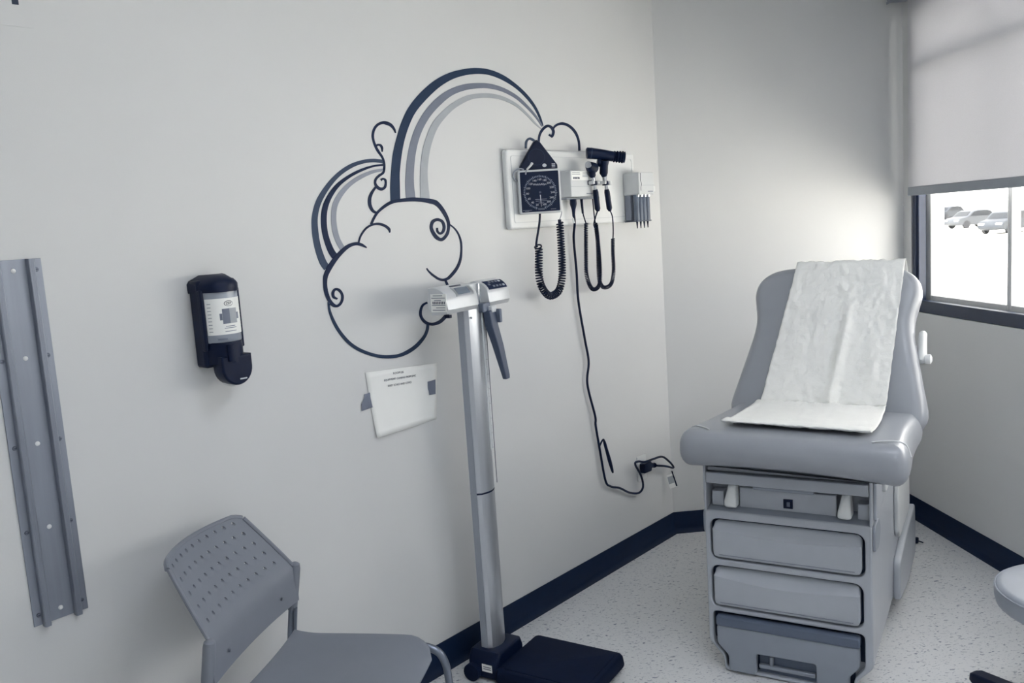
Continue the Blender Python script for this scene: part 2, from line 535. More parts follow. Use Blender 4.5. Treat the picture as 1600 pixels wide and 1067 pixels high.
# overhead fill lamps, added out of view to brighten the room
for (x, y), lb in (((0.95, 1.35), 'added ceiling fill lamp nearer the exam table'), ((0.45, -0.45), 'added ceiling fill lamp nearer the viewer')):
    t = thing('fill_lamp', lb, 'lamp', (x, y, CEIL), 0, 'added fill lamps')
    b = plate([rrect(0, 0, 1.24, .64, .01), rrect(0, 0, 1.16, .56, .006)], .03)
    b.xf(Matrix.Rotation(math.radians(90), 4, 'X')).mv(0, 0, -.016)
    b.build('fill_lamp_frame', 'white_plastic', t)
    MB().box(-.58, .58, -.28, .28, -.018, -.010).build('diffuser', 'lamp', t)
MURAL = [  # millimetres on the wall: left edge (s,z), right edge (s,z)
 ('rainbow_stripe','slate',[(-1645,1751,-1648,1740),(-1691,1754,-1692,1743),(-1741,1748,-1738,1737),(-1791,1733,-1784,1722),(-1842,1705,-1831,1696),(-1887,1668,-1873,1659),(-1922,1627,-1904,1620),(-1941,1583,-1920,1581),(-1946,1540,-1923,1540),(-1942,1492,-1919,1496),(-1930,1447,-1906,1454),(-1915,1424,-1893,1434)]),
 ('rainbow_stripe','navy',[(-1648,1739,-1647,1733),(-1694,1734,-1692,1728),(-1744,1722,-1741,1714),(-1794,1703,-1788,1695),(-1840,1678,-1830,1670),(-1874,1648,-1860,1640),(-1898,1615,-1879,1610),(-1909,1582,-1888,1580),(-1911,1545,-1890,1546),(-1906,1511,-1885,1515),(-1895,1477,-1873,1484),(-1882,1456,-1860,1466)]),
 ('rainbow_stripe','pale',[(-1654,1724,-1653,1716),(-1696,1719,-1694,1709),(-1748,1704,-1741,1693),(-1794,1682,-1784,1672),(-1834,1653,-1819,1644),(-1862,1618,-1844,1612),(-1872,1580,-1853,1579),(-1873,1543,-1853,1545),(-1865,1509,-1846,1514),(-1850,1480,-1831,1487)]),
 ('curl','navy',[(-1585,1837,-1590,1836),(-1588,1850,-1596,1846),(-1600,1864,-1609,1856),(-1619,1871,-1624,1860),(-1639,1871,-1638,1862),(-1663,1862,-1657,1856),(-1680,1846,-1671,1843),(-1688,1826,-1678,1826),(-1686,1807,-1677,1809),(-1679,1788,-1670,1792),(-1669,1773,-1660,1777),(-1656,1758,-1648,1761),(-1651,1743,-1642,1744),(-1652,1726,-1643,1725),(-1658,1713,-1650,1709),(-1674,1705,-1668,1699),(-1690,1693,-1681,1690),(-1695,1678,-1685,1679),(-1686,1662,-1677,1669),(-1667,1655,-1666,1665),(-1648,1663,-1656,1668),(-1642,1678,-1651,1678),(-1644,1691,-1652,1687),(-1658,1695,-1658,1689),(-1668,1690,-1663,1685)]),
 ('curl','navy',[(-1671,1790,-1676,1794),(-1666,1794,-1668,1800),(-1658,1793,-1652,1799),(-1654,1787,-1645,1789),(-1653,1776,-1648,1776)]),
 ('curl','navy',[(-1693,1668,-1686,1665),(-1712,1651,-1702,1647),(-1724,1632,-1711,1630),(-1725,1609,-1712,1612),(-1713,1590,-1704,1596),(-1693,1582,-1688,1588)]),
 ('rainbow_stripe','deep',[(-1592,1622,-1633,1622),(-1588,1669,-1629,1669),(-1584,1710,-1621,1711),(-1571,1763,-1608,1766),(-1553,1813,-1587,1818),(-1527,1862,-1560,1870),(-1492,1908,-1522,1921),(-1438,1953,-1465,1971),(-1376,1995,-1397,2015),(-1314,2025,-1326,2046),(-1251,2044,-1255,2065),(-1186,2055,-1184,2076),(-1121,2057,-1112,2076),(-1053,2046,-1039,2062),(-982,2023,-968,2034),(-925,1992,-910,2001),(-881,1958,-867,1964),(-852,1921,-840,1925),(-836,1890,-827,1893)]),
 ('rainbow_stripe','mid',[(-1524,1626,-1566,1625),(-1526,1673,-1564,1672),(-1521,1719,-1556,1720),(-1509,1769,-1542,1772),(-1491,1814,-1522,1820),(-1465,1856,-1494,1865),(-1426,1899,-1452,1912),(-1374,1939,-1396,1956),(-1318,1972,-1332,1990),(-1256,1993,-1261,2013),(-1191,2005,-1190,2024),(-1124,2010,-1118,2027),(-1056,2004,-1046,2018),(-985,1985,-973,1996),(-927,1956,-915,1964),(-875,1922,-864,1927),(-839,1889,-832,1892)]),
 ('rainbow_stripe','light',[(-1460,1626,-1502,1625),(-1462,1673,-1499,1672),(-1460,1719,-1493,1720),(-1446,1774,-1478,1778),(-1427,1816,-1457,1823),(-1399,1859,-1426,1869),(-1361,1894,-1383,1907),(-1310,1929,-1325,1944),(-1245,1958,-1254,1974),(-1194,1971,-1195,1987),(-1127,1977,-1123,1993),(-1058,1974,-1050,1987),(-987,1957,-977,1966),(-929,1928,-919,1934),(-884,1899,-876,1904),(-844,1879,-840,1881)]),
 ('curl','navy',[(-858,1809,-871,1809),(-852,1848,-864,1849),(-832,1873,-844,1878),(-802,1888,-806,1898),(-784,1884,-771,1892),(-776,1871,-759,1872),(-784,1859,-776,1850),(-790,1865,-800,1858)]),
 ('curl','navy',[(-768,1879,-776,1883),(-746,1894,-752,1901),(-710,1901,-708,1912),(-669,1895,-659,1904),(-633,1874,-618,1880),(-612,1842,-598,1845),(-610,1803,-596,1804)]),
 ('curl','slate',[(-936,1804,-948,1804),(-930,1828,-942,1831),(-915,1837,-914,1846),(-885,1827,-877,1835)]),
 ('cloud_outline','navy',[(-1717,1550,-1725,1553),(-1703,1569,-1711,1573),(-1686,1586,-1693,1591),(-1657,1602,-1663,1610),(-1624,1614,-1628,1624),(-1584,1618,-1585,1629),(-1543,1619,-1542,1632),(-1501,1617,-1498,1630),(-1464,1611,-1458,1626),(-1441,1606,-1429,1620),(-1422,1594,-1406,1602),(-1402,1571,-1386,1576),(-1388,1546,-1374,1548),(-1389,1522,-1377,1520),(-1400,1505,-1389,1499),(-1419,1494,-1416,1483),(-1433,1499,-1444,1490),(-1448,1514,-1462,1509),(-1456,1531,-1470,1531),(-1449,1546,-1460,1553),(-1432,1551,-1432,1561),(-1415,1546,-1405,1552),(-1409,1531,-1396,1532),(-1414,1518,-1404,1513),(-1423,1513,-1424,1505),(-1431,1518,-1440,1515),(-1432,1529,-1440,1529)]),
 ('cloud_outline','navy',[(-1378,1537,-1375,1540),(-1355,1521,-1350,1524),(-1339,1501,-1332,1503),(-1331,1475,-1322,1476),(-1332,1446,-1323,1445),(-1341,1417,-1330,1414),(-1358,1393,-1346,1388),(-1383,1373,-1373,1365),(-1410,1358,-1405,1349),(-1438,1358,-1442,1351),(-1467,1373,-1473,1368),(-1488,1388,-1493,1385),(-1497,1398,-1501,1396)]),
 ('cloud_outline','navy',[(-1420,1350,-1412,1352),(-1412,1329,-1401,1331)]),
 ('cloud_outline','navy',[(-1645,1523,-1649,1522),(-1645,1536,-1654,1532),(-1664,1549,-1669,1542),(-1693,1556,-1694,1548),(-1722,1552,-1720,1546),(-1748,1540,-1743,1536),(-1770,1518,-1764,1516),(-1780,1496,-1775,1495)]),
 ('cloud_outline','navy',[(-1746,1482,-1748,1479),(-1763,1494,-1767,1486),(-1786,1500,-1787,1490),(-1815,1496,-1810,1486),(-1842,1484,-1833,1474),(-1873,1462,-1861,1453),(-1899,1438,-1885,1429),(-1919,1410,-1904,1405),(-1924,1384,-1910,1383),(-1923,1358,-1909,1360),(-1913,1332,-1902,1336),(-1896,1312,-1889,1320),(-1874,1310,-1878,1317),(-1857,1324,-1865,1327),(-1853,1344,-1862,1344),(-1864,1362,-1870,1356),(-1882,1367,-1880,1360),(-1896,1356,-1886,1354),(-1894,1339,-1886,1343),(-1879,1332,-1875,1336)]),
 ('cloud_outline','deep',[(-1914,1328,-1907,1328),(-1914,1302,-1906,1303),(-1904,1268,-1894,1270),(-1885,1232,-1875,1236),(-1855,1195,-1846,1201),(-1819,1167,-1812,1175),(-1775,1145,-1770,1154),(-1732,1130,-1729,1140),(-1691,1122,-1691,1133),(-1649,1120,-1651,1131),(-1607,1126,-1614,1138),(-1565,1142,-1575,1152),(-1530,1167,-1540,1174),(-1513,1190,-1524,1194),(-1508,1208,-1519,1211)]),
 ('cloud_outline','navy',[(-1511,1286,-1507,1280),(-1533,1279,-1526,1274),(-1546,1261,-1536,1259),(-1547,1239,-1536,1240),(-1528,1215,-1520,1222),(-1495,1203,-1494,1213),(-1458,1205,-1464,1216),(-1431,1217,-1442,1226),(-1412,1232,-1424,1239),(-1400,1246,-1412,1252)]),
]
def to_local(root, P):
    loc = Vector(root.location); rz = root.rotation_euler[2]
    return tuple(Matrix.Rotation(-rz, 3, 'Z') @ (Vector(P) - loc))
def wpath(root, pts, n=8):
    """pts: (s, q, z) on the slanted wall -> smooth local path"""
    return catmull([to_local(root, W(*p)) for p in pts], n)

# ------------------------------------------------------------------ painted mural
mur = wthing('wall_mural', 'painted cloud with two rainbows and curls on the white wall', 'mural', -1.4, 1.5)
for i, (nm, c, L) in enumerate(MURAL):
    y = -0.0012 - 0.00008 * i
    E_ = catmull([tuple(v / 1000.0 for v in p) for p in L], 6)
    b = MB()
    front = []; rings = []
    for a0, a1, b0, b1 in E_:
        rings.append([(a0+1.4, y, a1-1.5), (b0+1.4, y, b1-1.5), (b0+1.4, -.0003, b1-1.5), (a0+1.4, -.0003, a1-1.5)])
    b.loft(rings)
    b.build(nm, c, mur, angle=30)

# ------------------------------------------------------------------ aluminium wall rail
t = wthing('wall_rail', 'long aluminium wall rail with two ridges and rows of screws', 'rail', -2.762, 1.093)
H2 = 0.421
MB().box(-.061, .061, -.0035, -.0005, -H2, H2).build('back_plate', 'alu', t, 0.0008)
for sx in (-1, 1):
    x0 = sx * .035
    pr = [(x0-.0075, -.003), (x0-.0075, -.016), (x0-.0055, -.019), (x0+.0055, -.019), (x0+.0075, -.016), (x0+.0075, -.003)]
    b = MB(); b.loft([[(x, y, -H2-.004) for x, y in pr], [(x, y, H2) for x, y in pr]])
    b.build('ridge', 'alu', t, angle=25)
    for k in range(3):
        MB().box(x0-.0045+.0035*k, x0-.0025+.0035*k, -.0198, -.0188, -H2-.004, H2).build('groove_rib', 'alu', t)
RX90 = Matrix.Rotation(math.radians(90), 4, 'X')
scr_m = None
for k in range(5):
    z = (k - 2) * .198
    for x in (-.0485, .0485):
        b = MB(); b.lathe([(.0052, 0), (.0052, .0012), (.004, .0026), (.0012, .0030)], n=14)
        b.xf(RX90).mv(x, -.0034, z)
        s_ = b.build('screw', 'screw', t)
        MB().box(x-.003, x+.003, -.0067, -.0060, z-.0005, z+.0005).build('slot', 'black', s_)
    b = MB(); b.lathe([(.0055, 0), (.0052, .0014), (.0035, .0026), (.0010, .0031)], n=14)
    b.xf(RX90).mv(0, -.0034, z)
    b.build('rivet', 'white_plastic', t)

# notice at the top left
t = wthing('wall_notice', 'white notice sheet high on the wall above the aluminium rail', 'notice', -2.76, 2.027)
plate([rrect(0, .14, .228, .28, .004)], .0012).mv(0, -.0014, 0).build('sheet', 'wall', t)
MB().box(.072, .086, -.0028, -.0021, .047, .2).build('printed_bar', 'ink', t)

# ------------------------------------------------------------------ soap dispenser
t = wthing('soap_dispenser', 'black wall soap dispenser with labelled clear refill', 'dispenser', -2.296, 1.145)
def dsec(hw, yb, yf, z, n=14, p=2.6):
    """D-shaped section: straight back at yb, curved front reaching yf"""
    P = [(-hw, yb, z)]
    for k in range(n + 1):
        a = math.pi * (1 - k / n)
        c, s_ = math.cos(a), math.sin(a)
        P.append((hw * math.copysign(abs(c) ** (2/p), c), yb*.55 + yf*.0 + (yf - yb*.55) * abs(s_) ** (2/p), z))
    P.append((hw, yb, z))
    return P
b = MB(); b.box(-.056, .056, -.05, -.001, .056, .285)
b.build('housing', 'black', t, 0.008, 3)
MB().box(-.0565, -.047, -.060, -.04, .10, .26).build('side_wall', 'black', t, 0.004)
MB().box(.047, .0565, -.060, -.04, .10, .26).build('side_wall', 'black', t, 0.004)
base_r = dsec(.057, -.001, -.098, .252)
mid_r = dsec(.058, -.001, -.099, .262)
def lid_z(x, y, k):
    return .304 - .024 * (abs(x) / .058) ** 2.2 - .022 * (abs(y) / .1) ** 1.3
top_r = [(p[0], p[1], max(lid_z(p[0], p[1], 0) - .004, .266)) for p in mid_r]
top2 = [(p[0]*.92, p[1]*.94 - .002, lid_z(p[0]*.92, p[1]*.94, 0)) for p in mid_r]
top3 = [(p[0]*.5, p[1]*.6 - .012, lid_z(p[0]*.5, p[1]*.6+.012, 0)) for p in mid_r]
b = MB(); b.loft([base_r, mid_r, top_r, top2, top3])
b.build('lid', 'black', t, angle=50)
RC, YC = .0505, -.044
b = MB(); b.lathe([(.046, .118), (RC, .124), (RC, .252), (.047, .256)], (0, YC, 0), 32)
cart = b.build('refill', 'gel', t)
def bend(m, R):
    m.v = [((R - (p[1]))*math.sin(p[0]/R), YC - (R - p[1])*math.cos(p[0]/R), p[2]) for p in m.v]
    return m
def strip(x0, x1, z0, z1, n=14, y=0.0, th=.0004):
    m = MB(); 
    rings = []
    for k in range(n + 1):
        x = x0 + (x1 - x0) * k / n
        rings.append([(x, y - th, z0), (x, y, z0), (x, y, z1), (x, y - th, z1)])
    m.loft(rings)
    return m
R1 = RC + .0004
bend(strip(-.062, .062, .142, .236, 24), R1).build('label_sheet', 'sheet', cart)
def ell(cx, cz, a, c, n=28): return [(cx + a*math.cos(2*math.pi*k/n), cz + c*math.sin(2*math.pi*k/n)) for k in range(n)]
bend(plate([ell(.0, .222, .0125, .0075)], .0004).mv(0, -.0006, 0), R1).build('logo_oval', 'ink', cart)
bend(plate([ell(.0, .222, .0112, .0063)], .0003).mv(0, -.0009, 0), R1).build('logo_field', 'sheet', cart)
bend(text('ZEP', .0095).mv(0, -.0013, .222), R1).build('logo_lettering', 'ink', cart)
for x0, x1, z0, z1, c in ((-.019, 0, .170, .209, 'mid'), (0, .022, .170, .209, 'light'), (-.026, -.0195, .180, .197, 'mid'), (.0225, .030, .180, .197, 'pale')):
    bend(strip(x0, x1, z0, z1, 6, -.0006), R1).build('printed_block', c, cart)
for z, w in ((.163, .026), (.1585, .034), (.150, .032)):
    bend(strip(-w/2, w/2, z-.0009, z+.0009, 6, -.0006, .0003), R1).build('printed_line', 'pale', cart)
for k in range(9):
    for x in (-.050, .052):
        bend(strip(x-.006, x+.004, .150+.009*k, .152+.009*k, 2, -.0006, .0003), R1).build('printed_line', 'light', cart)
bend(strip(-.036, -.012, .128, .133, 6, -.0004, .0003), R1).build('printed_line', 'mid', cart)
b = MB(); b.loft([dsec(.0505, -.01, -.100, z_) for z_ in (.066, .118, .122)] )
b.build('pump_collar', 'black', t, 0.003)
MB().tube([(-.012, -.101, .072), (-.012, -.101, .116)], .009, 12).build('pump_rib', 'black', t)
# push lever: U-shaped lower paddle
def upanel(hw, ztop, zbot, n=16):
    P = [(hw, ztop), (-hw, ztop)]
    for k in range(n + 1):
        a = math.pi + math.pi * k / n
        P.append((hw*math.cos(a), zbot + hw*1.05 + hw*1.05*math.sin(a)))
    return P
lv = plate([upanel(.044, .085, .006)], .05, .006, 3).mv(.006, -.074, 0).build('push_lever', 'black', t)
plate([upanel(.042, .085, .0)], .020, .004).mv(.012, -.056, 0).build('drip_guard', 'white_plastic', t)
MB().box(.008, .028, -.1005, -.0985, .020, .0235).build('lever_mark', 'print_light', lv)

# ------------------------------------------------------------------ paper sign taped to the wall
t = wthing('paper_sign', 'white printed paper sign taped to the wall below the cloud', 'sign', -1.65, .98)
Q = {'tl': (-.147, .114), 'tr': (.163, .094), 'br': (.140, -.095), 'bl': (-.127, -.1005)}
b = MB(); N1, N2 = 16, 12; vs = []; fs = []
for j in range(N2 + 1):
    v = j / N2
    for i in range(N1 + 1):
        u = i / N1
        x = (1-u)*(1-v)*Q['tl'][0] + u*(1-v)*Q['tr'][0] + u*v*Q['br'][0] + (1-u)*v*Q['bl'][0]
        z = (1-u)*(1-v)*Q['tl'][1] + u*(1-v)*Q['tr'][1] + u*v*Q['br'][1] + (1-u)*v*Q['bl'][1]
        y = -.0022 - .020*max(0, v-.5)**1.6*(1-u)**1.5 - .010*max(0, .4-v)**1.5*u**3 - .006*max(0, .35-v)**1.2*(1-u)**2 - .003*math.sin(3*u)*v*v
        vs.append((x, y, z))
for j in range(N2):
    for i in range(N1):
        a = j*(N1+1)+i
        fs.append((a, a+N1+1, a+N1+2, a+1))
b.add(vs, fs)
sh = b.build('sheet', 'sheet', t)
sd = sh.modifiers.new('solid', 'SOLIDIFY'); sd.thickness = .0004; sd.offset = 1
plate([[(-.1595, .047), (-.137, .0485), (-.136, .03), (-.131, .0), (-.1755, -.0035), (-.174, .018), (-.160, .038)]], .0007).mv(0, -.0038, 0).build('tape', 'tape', t)
plate([[(.1115, .0385), (.148, .040), (.1465, .02), (.1435, -.0095), (.1145, -.0075), (.1135, .005), (.111, .015)]], .0007).mv(0, -.0046, 0).build('tape', 'tape', t)
tilt = Matrix.Rotation(math.radians(3.2), 4, 'Y')
for body, sz, x, z in (('ROOM #6', .0105, -.014, .091), ('EQUIPMENT COMING FROM EMC', .0092, -.008, .0725), ('BABY SCALE AND CORD', .0092, -.012, .053)):
    text(body, sz, .0003).xf(tilt).mv(x, -.0054, z).build('lettering', 'ink', t)

# ------------------------------------------------------------------ diagnostic wall board
t = wthing('wall_board', 'white rounded mounting board carrying the diagnostic instruments', 'board', -.664, 1.505)
plate([rrect(0, .146, .846, .292, .014)], .026, .009, 4).mv(0, -.0135, 0).build('panel', 'white_plastic', t)
plate([rrect(0, .146, .80, .246, .01), rrect(0, .146, .794, .240, .009)], .002).mv(0, -.0267, 0).build('inset_line', 'offwhite', t)

# blood pressure gauge, swung round to face the room
gp = W(-.985, .088, 1.637)
t = thing('blood_pressure_gauge', 'square dark dial blood pressure gauge with coiled black tube', 'gauge', gp, .05)
case = plate([rrect(0, 0, .157, .160, .008)], .036, .004, 3).build('case', 'offwhite', t)
fc = plate([rrect(0, 0, .142, .145, .003)], .002).mv(0, -.0185, 0).build('dial_face', 'dial', t)
ang0 = 23.3
def pol(r, k):   # k steps from the top, clockwise
    a = math.radians(90 - ang0 * k)
    return (r*math.cos(a), r*math.sin(a) - .003)
arc = [pol(.0615, -7.2 + 14.4*i/48) for i in range(49)] + [pol(.0545, 7.2 - 14.4*i/48) for i in range(49)]
plate([arc], .0006).mv(0, -.0199, 0).build('scale_ring', 'slate', fc)
b = MB()
for i in range(0, 57):
    k = -7 + i * 0.25
    r0, r1 = (.0545, .0635) if i % 4 == 0 else (.056, .061)
    a = math.radians(90 - ang0*k); wd = .00045
    p0 = pol(r0, k); p1 = pol(r1, k); nx, nz = -math.sin(a)*wd, math.cos(a)*wd
    b.loft([[(p0[0]-nx, y_, p0[1]-nz), (p0[0]+nx, y_, p0[1]+nz), (p1[0]+nx, y_, p1[1]+nz), (p1[0]-nx, y_, p1[1]-nz)] for y_ in (-.0201, -.0206)])
b.build('scale_ticks', 'print_light', fc)
for i in range(15):
    x, z = pol(.0465, -7 + i)
    text(str(20 + 20*i), .0105).mv(x, -.0199, z).build('numeral', 'print_light', fc)
text('WelchAllyn', .0105).mv(0, -.0199, .026).build('lettering', 'print_light', fc)
for z, w in ((-.028, .044), (-.034, .040), (-.041, .020)):
    MB().box(-w/2+.002, w/2+.002, -.0203, -.0196, z-.0009, z+.0009).build('printed_line', 'print_mid', fc)
for x0, x1, z in ((-.068, -.034, -.0655), (-.06, -.044, -.069), (-.012, .016, -.0615), (-.01, .014, -.0655), (.036, .056, -.0655)):
    MB().box(x0, x1, -.0203, -.0196, z-.0008, z+.0008).build('printed_line', 'print_mid', fc)
b = MB(); b.loft([[(.0-.0016, y_, -.012), (.0016, y_, -.012), (.0018, y_, -.054), (.0010, y_, -.056)] for y_ in (-.0206, -.0216)])
b.build('needle', 'print_light', fc)
MB().lathe([(.004, 0), (.004, .002), (.001, .003)], n=16).xf(RX90).mv(0, -.0195, -.003).build('needle_hub', 'handle_dark', fc)
b = MB(); b.tube([(0, .01, 0), (.02, .05, 0)], .022, 16)
b.build('swivel_mount', 'offwhite', t)
zq = .07
b = MB(); b.tube(wpath(t, [(-.984, .085, 1.562), (-.986, .08, 1.52), (-.998, .07, 1.45), (-.994, .07, 1.436)]), .0042, 8)
b.build('tube_lead', 'black', t)
pth = wpath(t, [(-.992, zq, 1.440), (-.986, zq, 1.4205), (-.994, zq, 1.34), (-.985, zq, 1.292), (-.955, zq, 1.256), (-.922, zq, 1.247), (-.880, zq, 1.262), (-.856, zq, 1.305), (-.850, zq, 1.36), (-.849, zq, 1.43), (-.849, zq, 1.50), (-.850, zq, 1.52)], 10)
coil(pth, .0125, .0031, 54, 6, 12).build('coiled_tube', 'black', t)
MB().tube(wpath(t, [(-.850, zq, 1.505), (-.850, zq, 1.532)]), .0065, 10).build('tube_connector', 'black', t)
MB().tube(wpath(t, [(-.850, zq, 1.53), (-.853, .085, 1.565), (-.856, .06, 1.60)]), .0018, 6).build('tube_lead', 'grey_plastic', t)

# cuff tucked behind the gauge
cp = W(-.953, .062, 1.72)
t = thing('blood_pressure_cuff', 'dark folded blood pressure cuff tucked behind the gauge', 'cuff', cp, .33)
dia = [(0, .108), (-.012, .101), (-.074, .012), (-.072, .0), (-.05, -.05), (.05, -.05), (.079, .004), (.078, .016), (.012, .100)]
cf = plate([dia], .024, .007, 3).build('folded_cuff', 'black_rough', t)
cf.data.materials[0] = MT['black']
plate([ell(-.008, .045, .034, .030, 28), ell(-.008, .045, .0325, .0285, 28)], .0008).mv(0, -.0124, 0).build('range_mark', 'deep', cf)
plate([ell(.022, .014, .0085, .0065, 20)], .001).mv(0, -.0126, 0).build('round_badge', 'print_light', cf)
for k in range(3):
    b = MB(); b.box(.052, .066, -.0130, -.0122, .006 + .0055*k, .0085 + .0055*k); b.build('printed_line', 'print_light', cf)
ring = [(-.085 + .026*math.cos(a), -.022 - .010*math.sin(a)*0.4, -.018 + .022*math.sin(a)) for a in [math.radians(x) for x in range(55, 325, 10)]]
MB().tube(ring, .0028, 8).build('grey_tube', 'grey_plastic', t)
MB().tube([(-.070, -.055, -.002), (-.054, -.055, .012), (-.046, -.052, .020)], [.0035, .0042, .005], 10).build('tube_connector', 'offwhite', t)
MB().tube([(-.0642, -.0255, -.0306), (-.072, -.048, -.012), (-.070, -.055, -.002)], .0028, 8).build('grey_tube', 'grey_plastic', t)

# power unit
t = wthing('instrument_power_unit', 'white wall transformer with switch and instrument cradle', 'power unit', -.712, 1.615)
MB().box(-.072, .078, -.084, -.0275, 0, .101).build('housing', 'offwhite', t, 0.004, 3)
MB().box(-.074, .150, -.060, -.0275, -.008, .0).build('base_ledge', 'grey_plastic', t, 0.003)
MB().box(.079, .215, -.056, -.0275, .046, .060).build('cradle_rail', 'offwhite', t, 0.003)
for x in (.062, .142, .215):
    cr = MB().box(x-.022, x-.0115, -.112, -.056, .046, .060).box(x+.0115, x+.022, -.112, -.056, .046, .060).box(x-.022, x+.022, -.082, -.056, .046, .060) if x < .2 else MB().box(x-.010, x+.008, -.075, -.04, .044, .062)
    cr.build('cradle_hook', 'white_plastic', t, 0.004, 3)
MB().box(-.066, .060, -.0846, -.0838, .064, .0985).build('label_sheet', 'sheet', t)
for z, x0, x1 in ((.093, -.060, -.012), (.087, -.062, -.010), (.0755, -.056, -.016), (.092, .008, .044), (.084, .006, .048), (.078, .006, .040)):
    MB().box(x0, x1, -.0853, -.0846, z-.001, z+.001).build('printed_line', 'pale', t)
b = MB()
for x0, x1 in ((-.056, -.05), (-.048, -.044), (-.042, -.034), (-.032, -.03), (-.027, -.02), (-.018, -.014)):
    b.box(x0, x1, -.0853, -.0846, .069, .0745)
b.build('barcode', 'ink', t)
sw = MB().box(.038, .064, -.087, -.083, .046, .062).build('switch', 'black', t, 0.001)
for x in (.044, .057): MB().box(x-.003, x+.003, -.088, -.0865, .05, .058).build('switch_mark', 'print_mid', sw)
MB().box(.028, .068, -.0848, -.0838, .0105, .0135).build('lettering_line', 'mid', t)
MB().box(-.0725, .0785, -.0842, -.083, .0395, .0405).build('seam', 'grey_plastic', t)

def thick_coil(t, pts, R, r, turns):
    coil(wpath(t, pts, 10), R, r, turns, 6, 10).build('coiled_cord', 'black', t)
q = .062
# otoscope (near handle)
t = wthing('otoscope', 'black otoscope hanging in the nearer cradle with coiled cord', 'otoscope', -.650, 1.66)
hb = .10
MB().tube([(.0, -hb, -.002), (.003, -hb, -.020)], [.0065, .0075], 14).build('chrome_neck', 'chrome', t)
MB().tube([(.003, -hb, -.019), (.005, -hb, -.03), (.012, -hb, -.095), (.015, -hb, -.104)], [.009, .0115, .0115, .007], 14).build('handle', 'black', t)
MB().tube([(-.003, -hb, -.002), (-.005, -hb, .012), (-.006, -hb, .014)], [.013, .0125, .008], 14).build('collar', 'black', t)
MB().tube([(-.006, -hb, .013), (-.008, -hb, .028)], .0095, 14).build('chrome_ring', 'chrome', t)
MB().tube([(-.008, -hb, .027), (-.010, -hb, .034), (-.012, -hb, .052), (-.012, -hb, .058)], [.008, .013, .0135, .010], 14).build('neck', 'black', t)
b = MB(); b.tube([(-.052, -hb-.012, .076), (-.046, -hb-.010, .074), (-.02, -hb, .068), (.012, -hb+.006, .066), (.016, -hb+.006, .066)], [.006, .015, .021, .020, .014], 16)
b.build('head', 'black', t)
b = MB(); b.tube([(-.0535, -hb-.012, .0765), (-.049, -hb-.011, .0755)], .0135, 16); b.build('lens_ring', 'chrome', t)
MB().tube(wpath(t, [(-.6345, .1, 1.562), (-.6355, .085, 1.53), (-.615, q, 1.50), (-.597, q, 1.485)]), .003, 8).build('cord_lead', 'black', t)
thick_coil(t, [(-.600, q, 1.505), (-.5926, q, 1.4274), (-.5885, q, 1.3227), (-.5987, q, 1.2606), (-.6318, q, 1.2428), (-.6617, q, 1.2561), (-.6836, q, 1.3045), (-.6808, q, 1.3812), (-.6688, q, 1.5106)], .0068, .0023, 84)
MB().tube(wpath(t, [(-.669, q, 1.511), (-.6785, .058, 1.546), (-.678, .052, 1.58)]), .0026, 8).build('cord_lead', 'black', t)
MB().tube(wpath(t, [(-.6785, .056, 1.55), (-.6775, .052, 1.612)]), [.0042, .0062], 10).build('cord_plug', 'black', t)
# panoptic style ophthalmoscope (far handle)
t = wthing('ophthalmoscope', 'large black ophthalmoscope with ribbed eyecup in the farther cradle', 'ophthalmoscope', -.571, 1.66)
MB().tube([(.0, -hb, -.002), (.003, -hb, -.020)], [.0065, .0075], 14).build('chrome_neck', 'chrome', t)
MB().tube([(.003, -hb, -.019), (.005, -hb, -.03), (.016, -hb, -.095), (.019, -hb, -.106)], [.009, .0115, .0115, .006], 14).build('handle', 'black', t)
MB().tube([(-.003, -hb, -.002), (-.005, -hb, .012), (-.006, -hb, .014)], [.013, .0125, .008], 14).build('collar', 'black', t)
MB().tube([(-.006, -hb, .013), (-.008, -hb, .034)], .009, 14).build('chrome_ring', 'chrome', t)
HZ = .106
c45, s45 = DW[0], -DW[1]     # world x expressed in wall-local axes
def hx(a, dz, dy=0.0):       # a metres along world +x from the head centre
    return (-.017 + a*c45 - dy*.7, -hb - .01 + a*s45, HZ + dz)
MB().tube([(-.008, -hb, .032), (-.012, -hb, .046), (-.016, -hb-.006, .075), hx(0, -.012)], [.010, .017, .017, .020], 16).build('neck', 'black', t)
MB().tube([hx(-.071, .021), hx(-.068, .021), hx(-.058, .020), hx(-.02, .014), hx(.035, .002), hx(.040, .001)], [.018, .0225, .0225, .0215, .0205, .018], 20).build('body', 'dial', t)
MB().tube([hx(-.0535, .0195), hx(-.0505, .019)], .0229, 20).build('trim_ring', 'slate', t)
cup = []; rad = []
for k in range(22):
    a = .038 + .044 * k / 21
    cup.append(hx(a, .0015 - (a-.038)*.13)); rad.append(.0205 + .0025*math.sin(k*1.2) + .0012*k/21*2)
MB().tube(cup, rad, 20).build('eyecup', 'black_rough', t)
MB().tube([hx(-.030, -.018), hx(-.016, -.020)], [.014, .017], 16).build('focus_wheel', 'black', t)
thick_coil(t, [(-.588, q-.012, 1.512), (-.5791, q-.012, 1.4266), (-.583, q-.012, 1.3224), (-.580, q-.012, 1.272), (-.5545, q-.01, 1.2433), (-.5164, q, 1.2531), (-.4932, q, 1.3019), (-.4908, q, 1.3818), (-.4856, q, 1.44)], .0068, .0023, 80)
MB().tube(wpath(t, [(-.4856, q, 1.438), (-.4919, .07, 1.4747), (-.515, .085, 1.53), (-.5525, .1, 1.557)]), .0026, 8).build('cord_lead', 'black', t)
MB().tube(wpath(t, [(-.588, q-.012, 1.51), (-.590, .048, 1.54), (-.592, .046, 1.607)]), [.0026]*17 , 8).build('cord_lead', 'black', t)

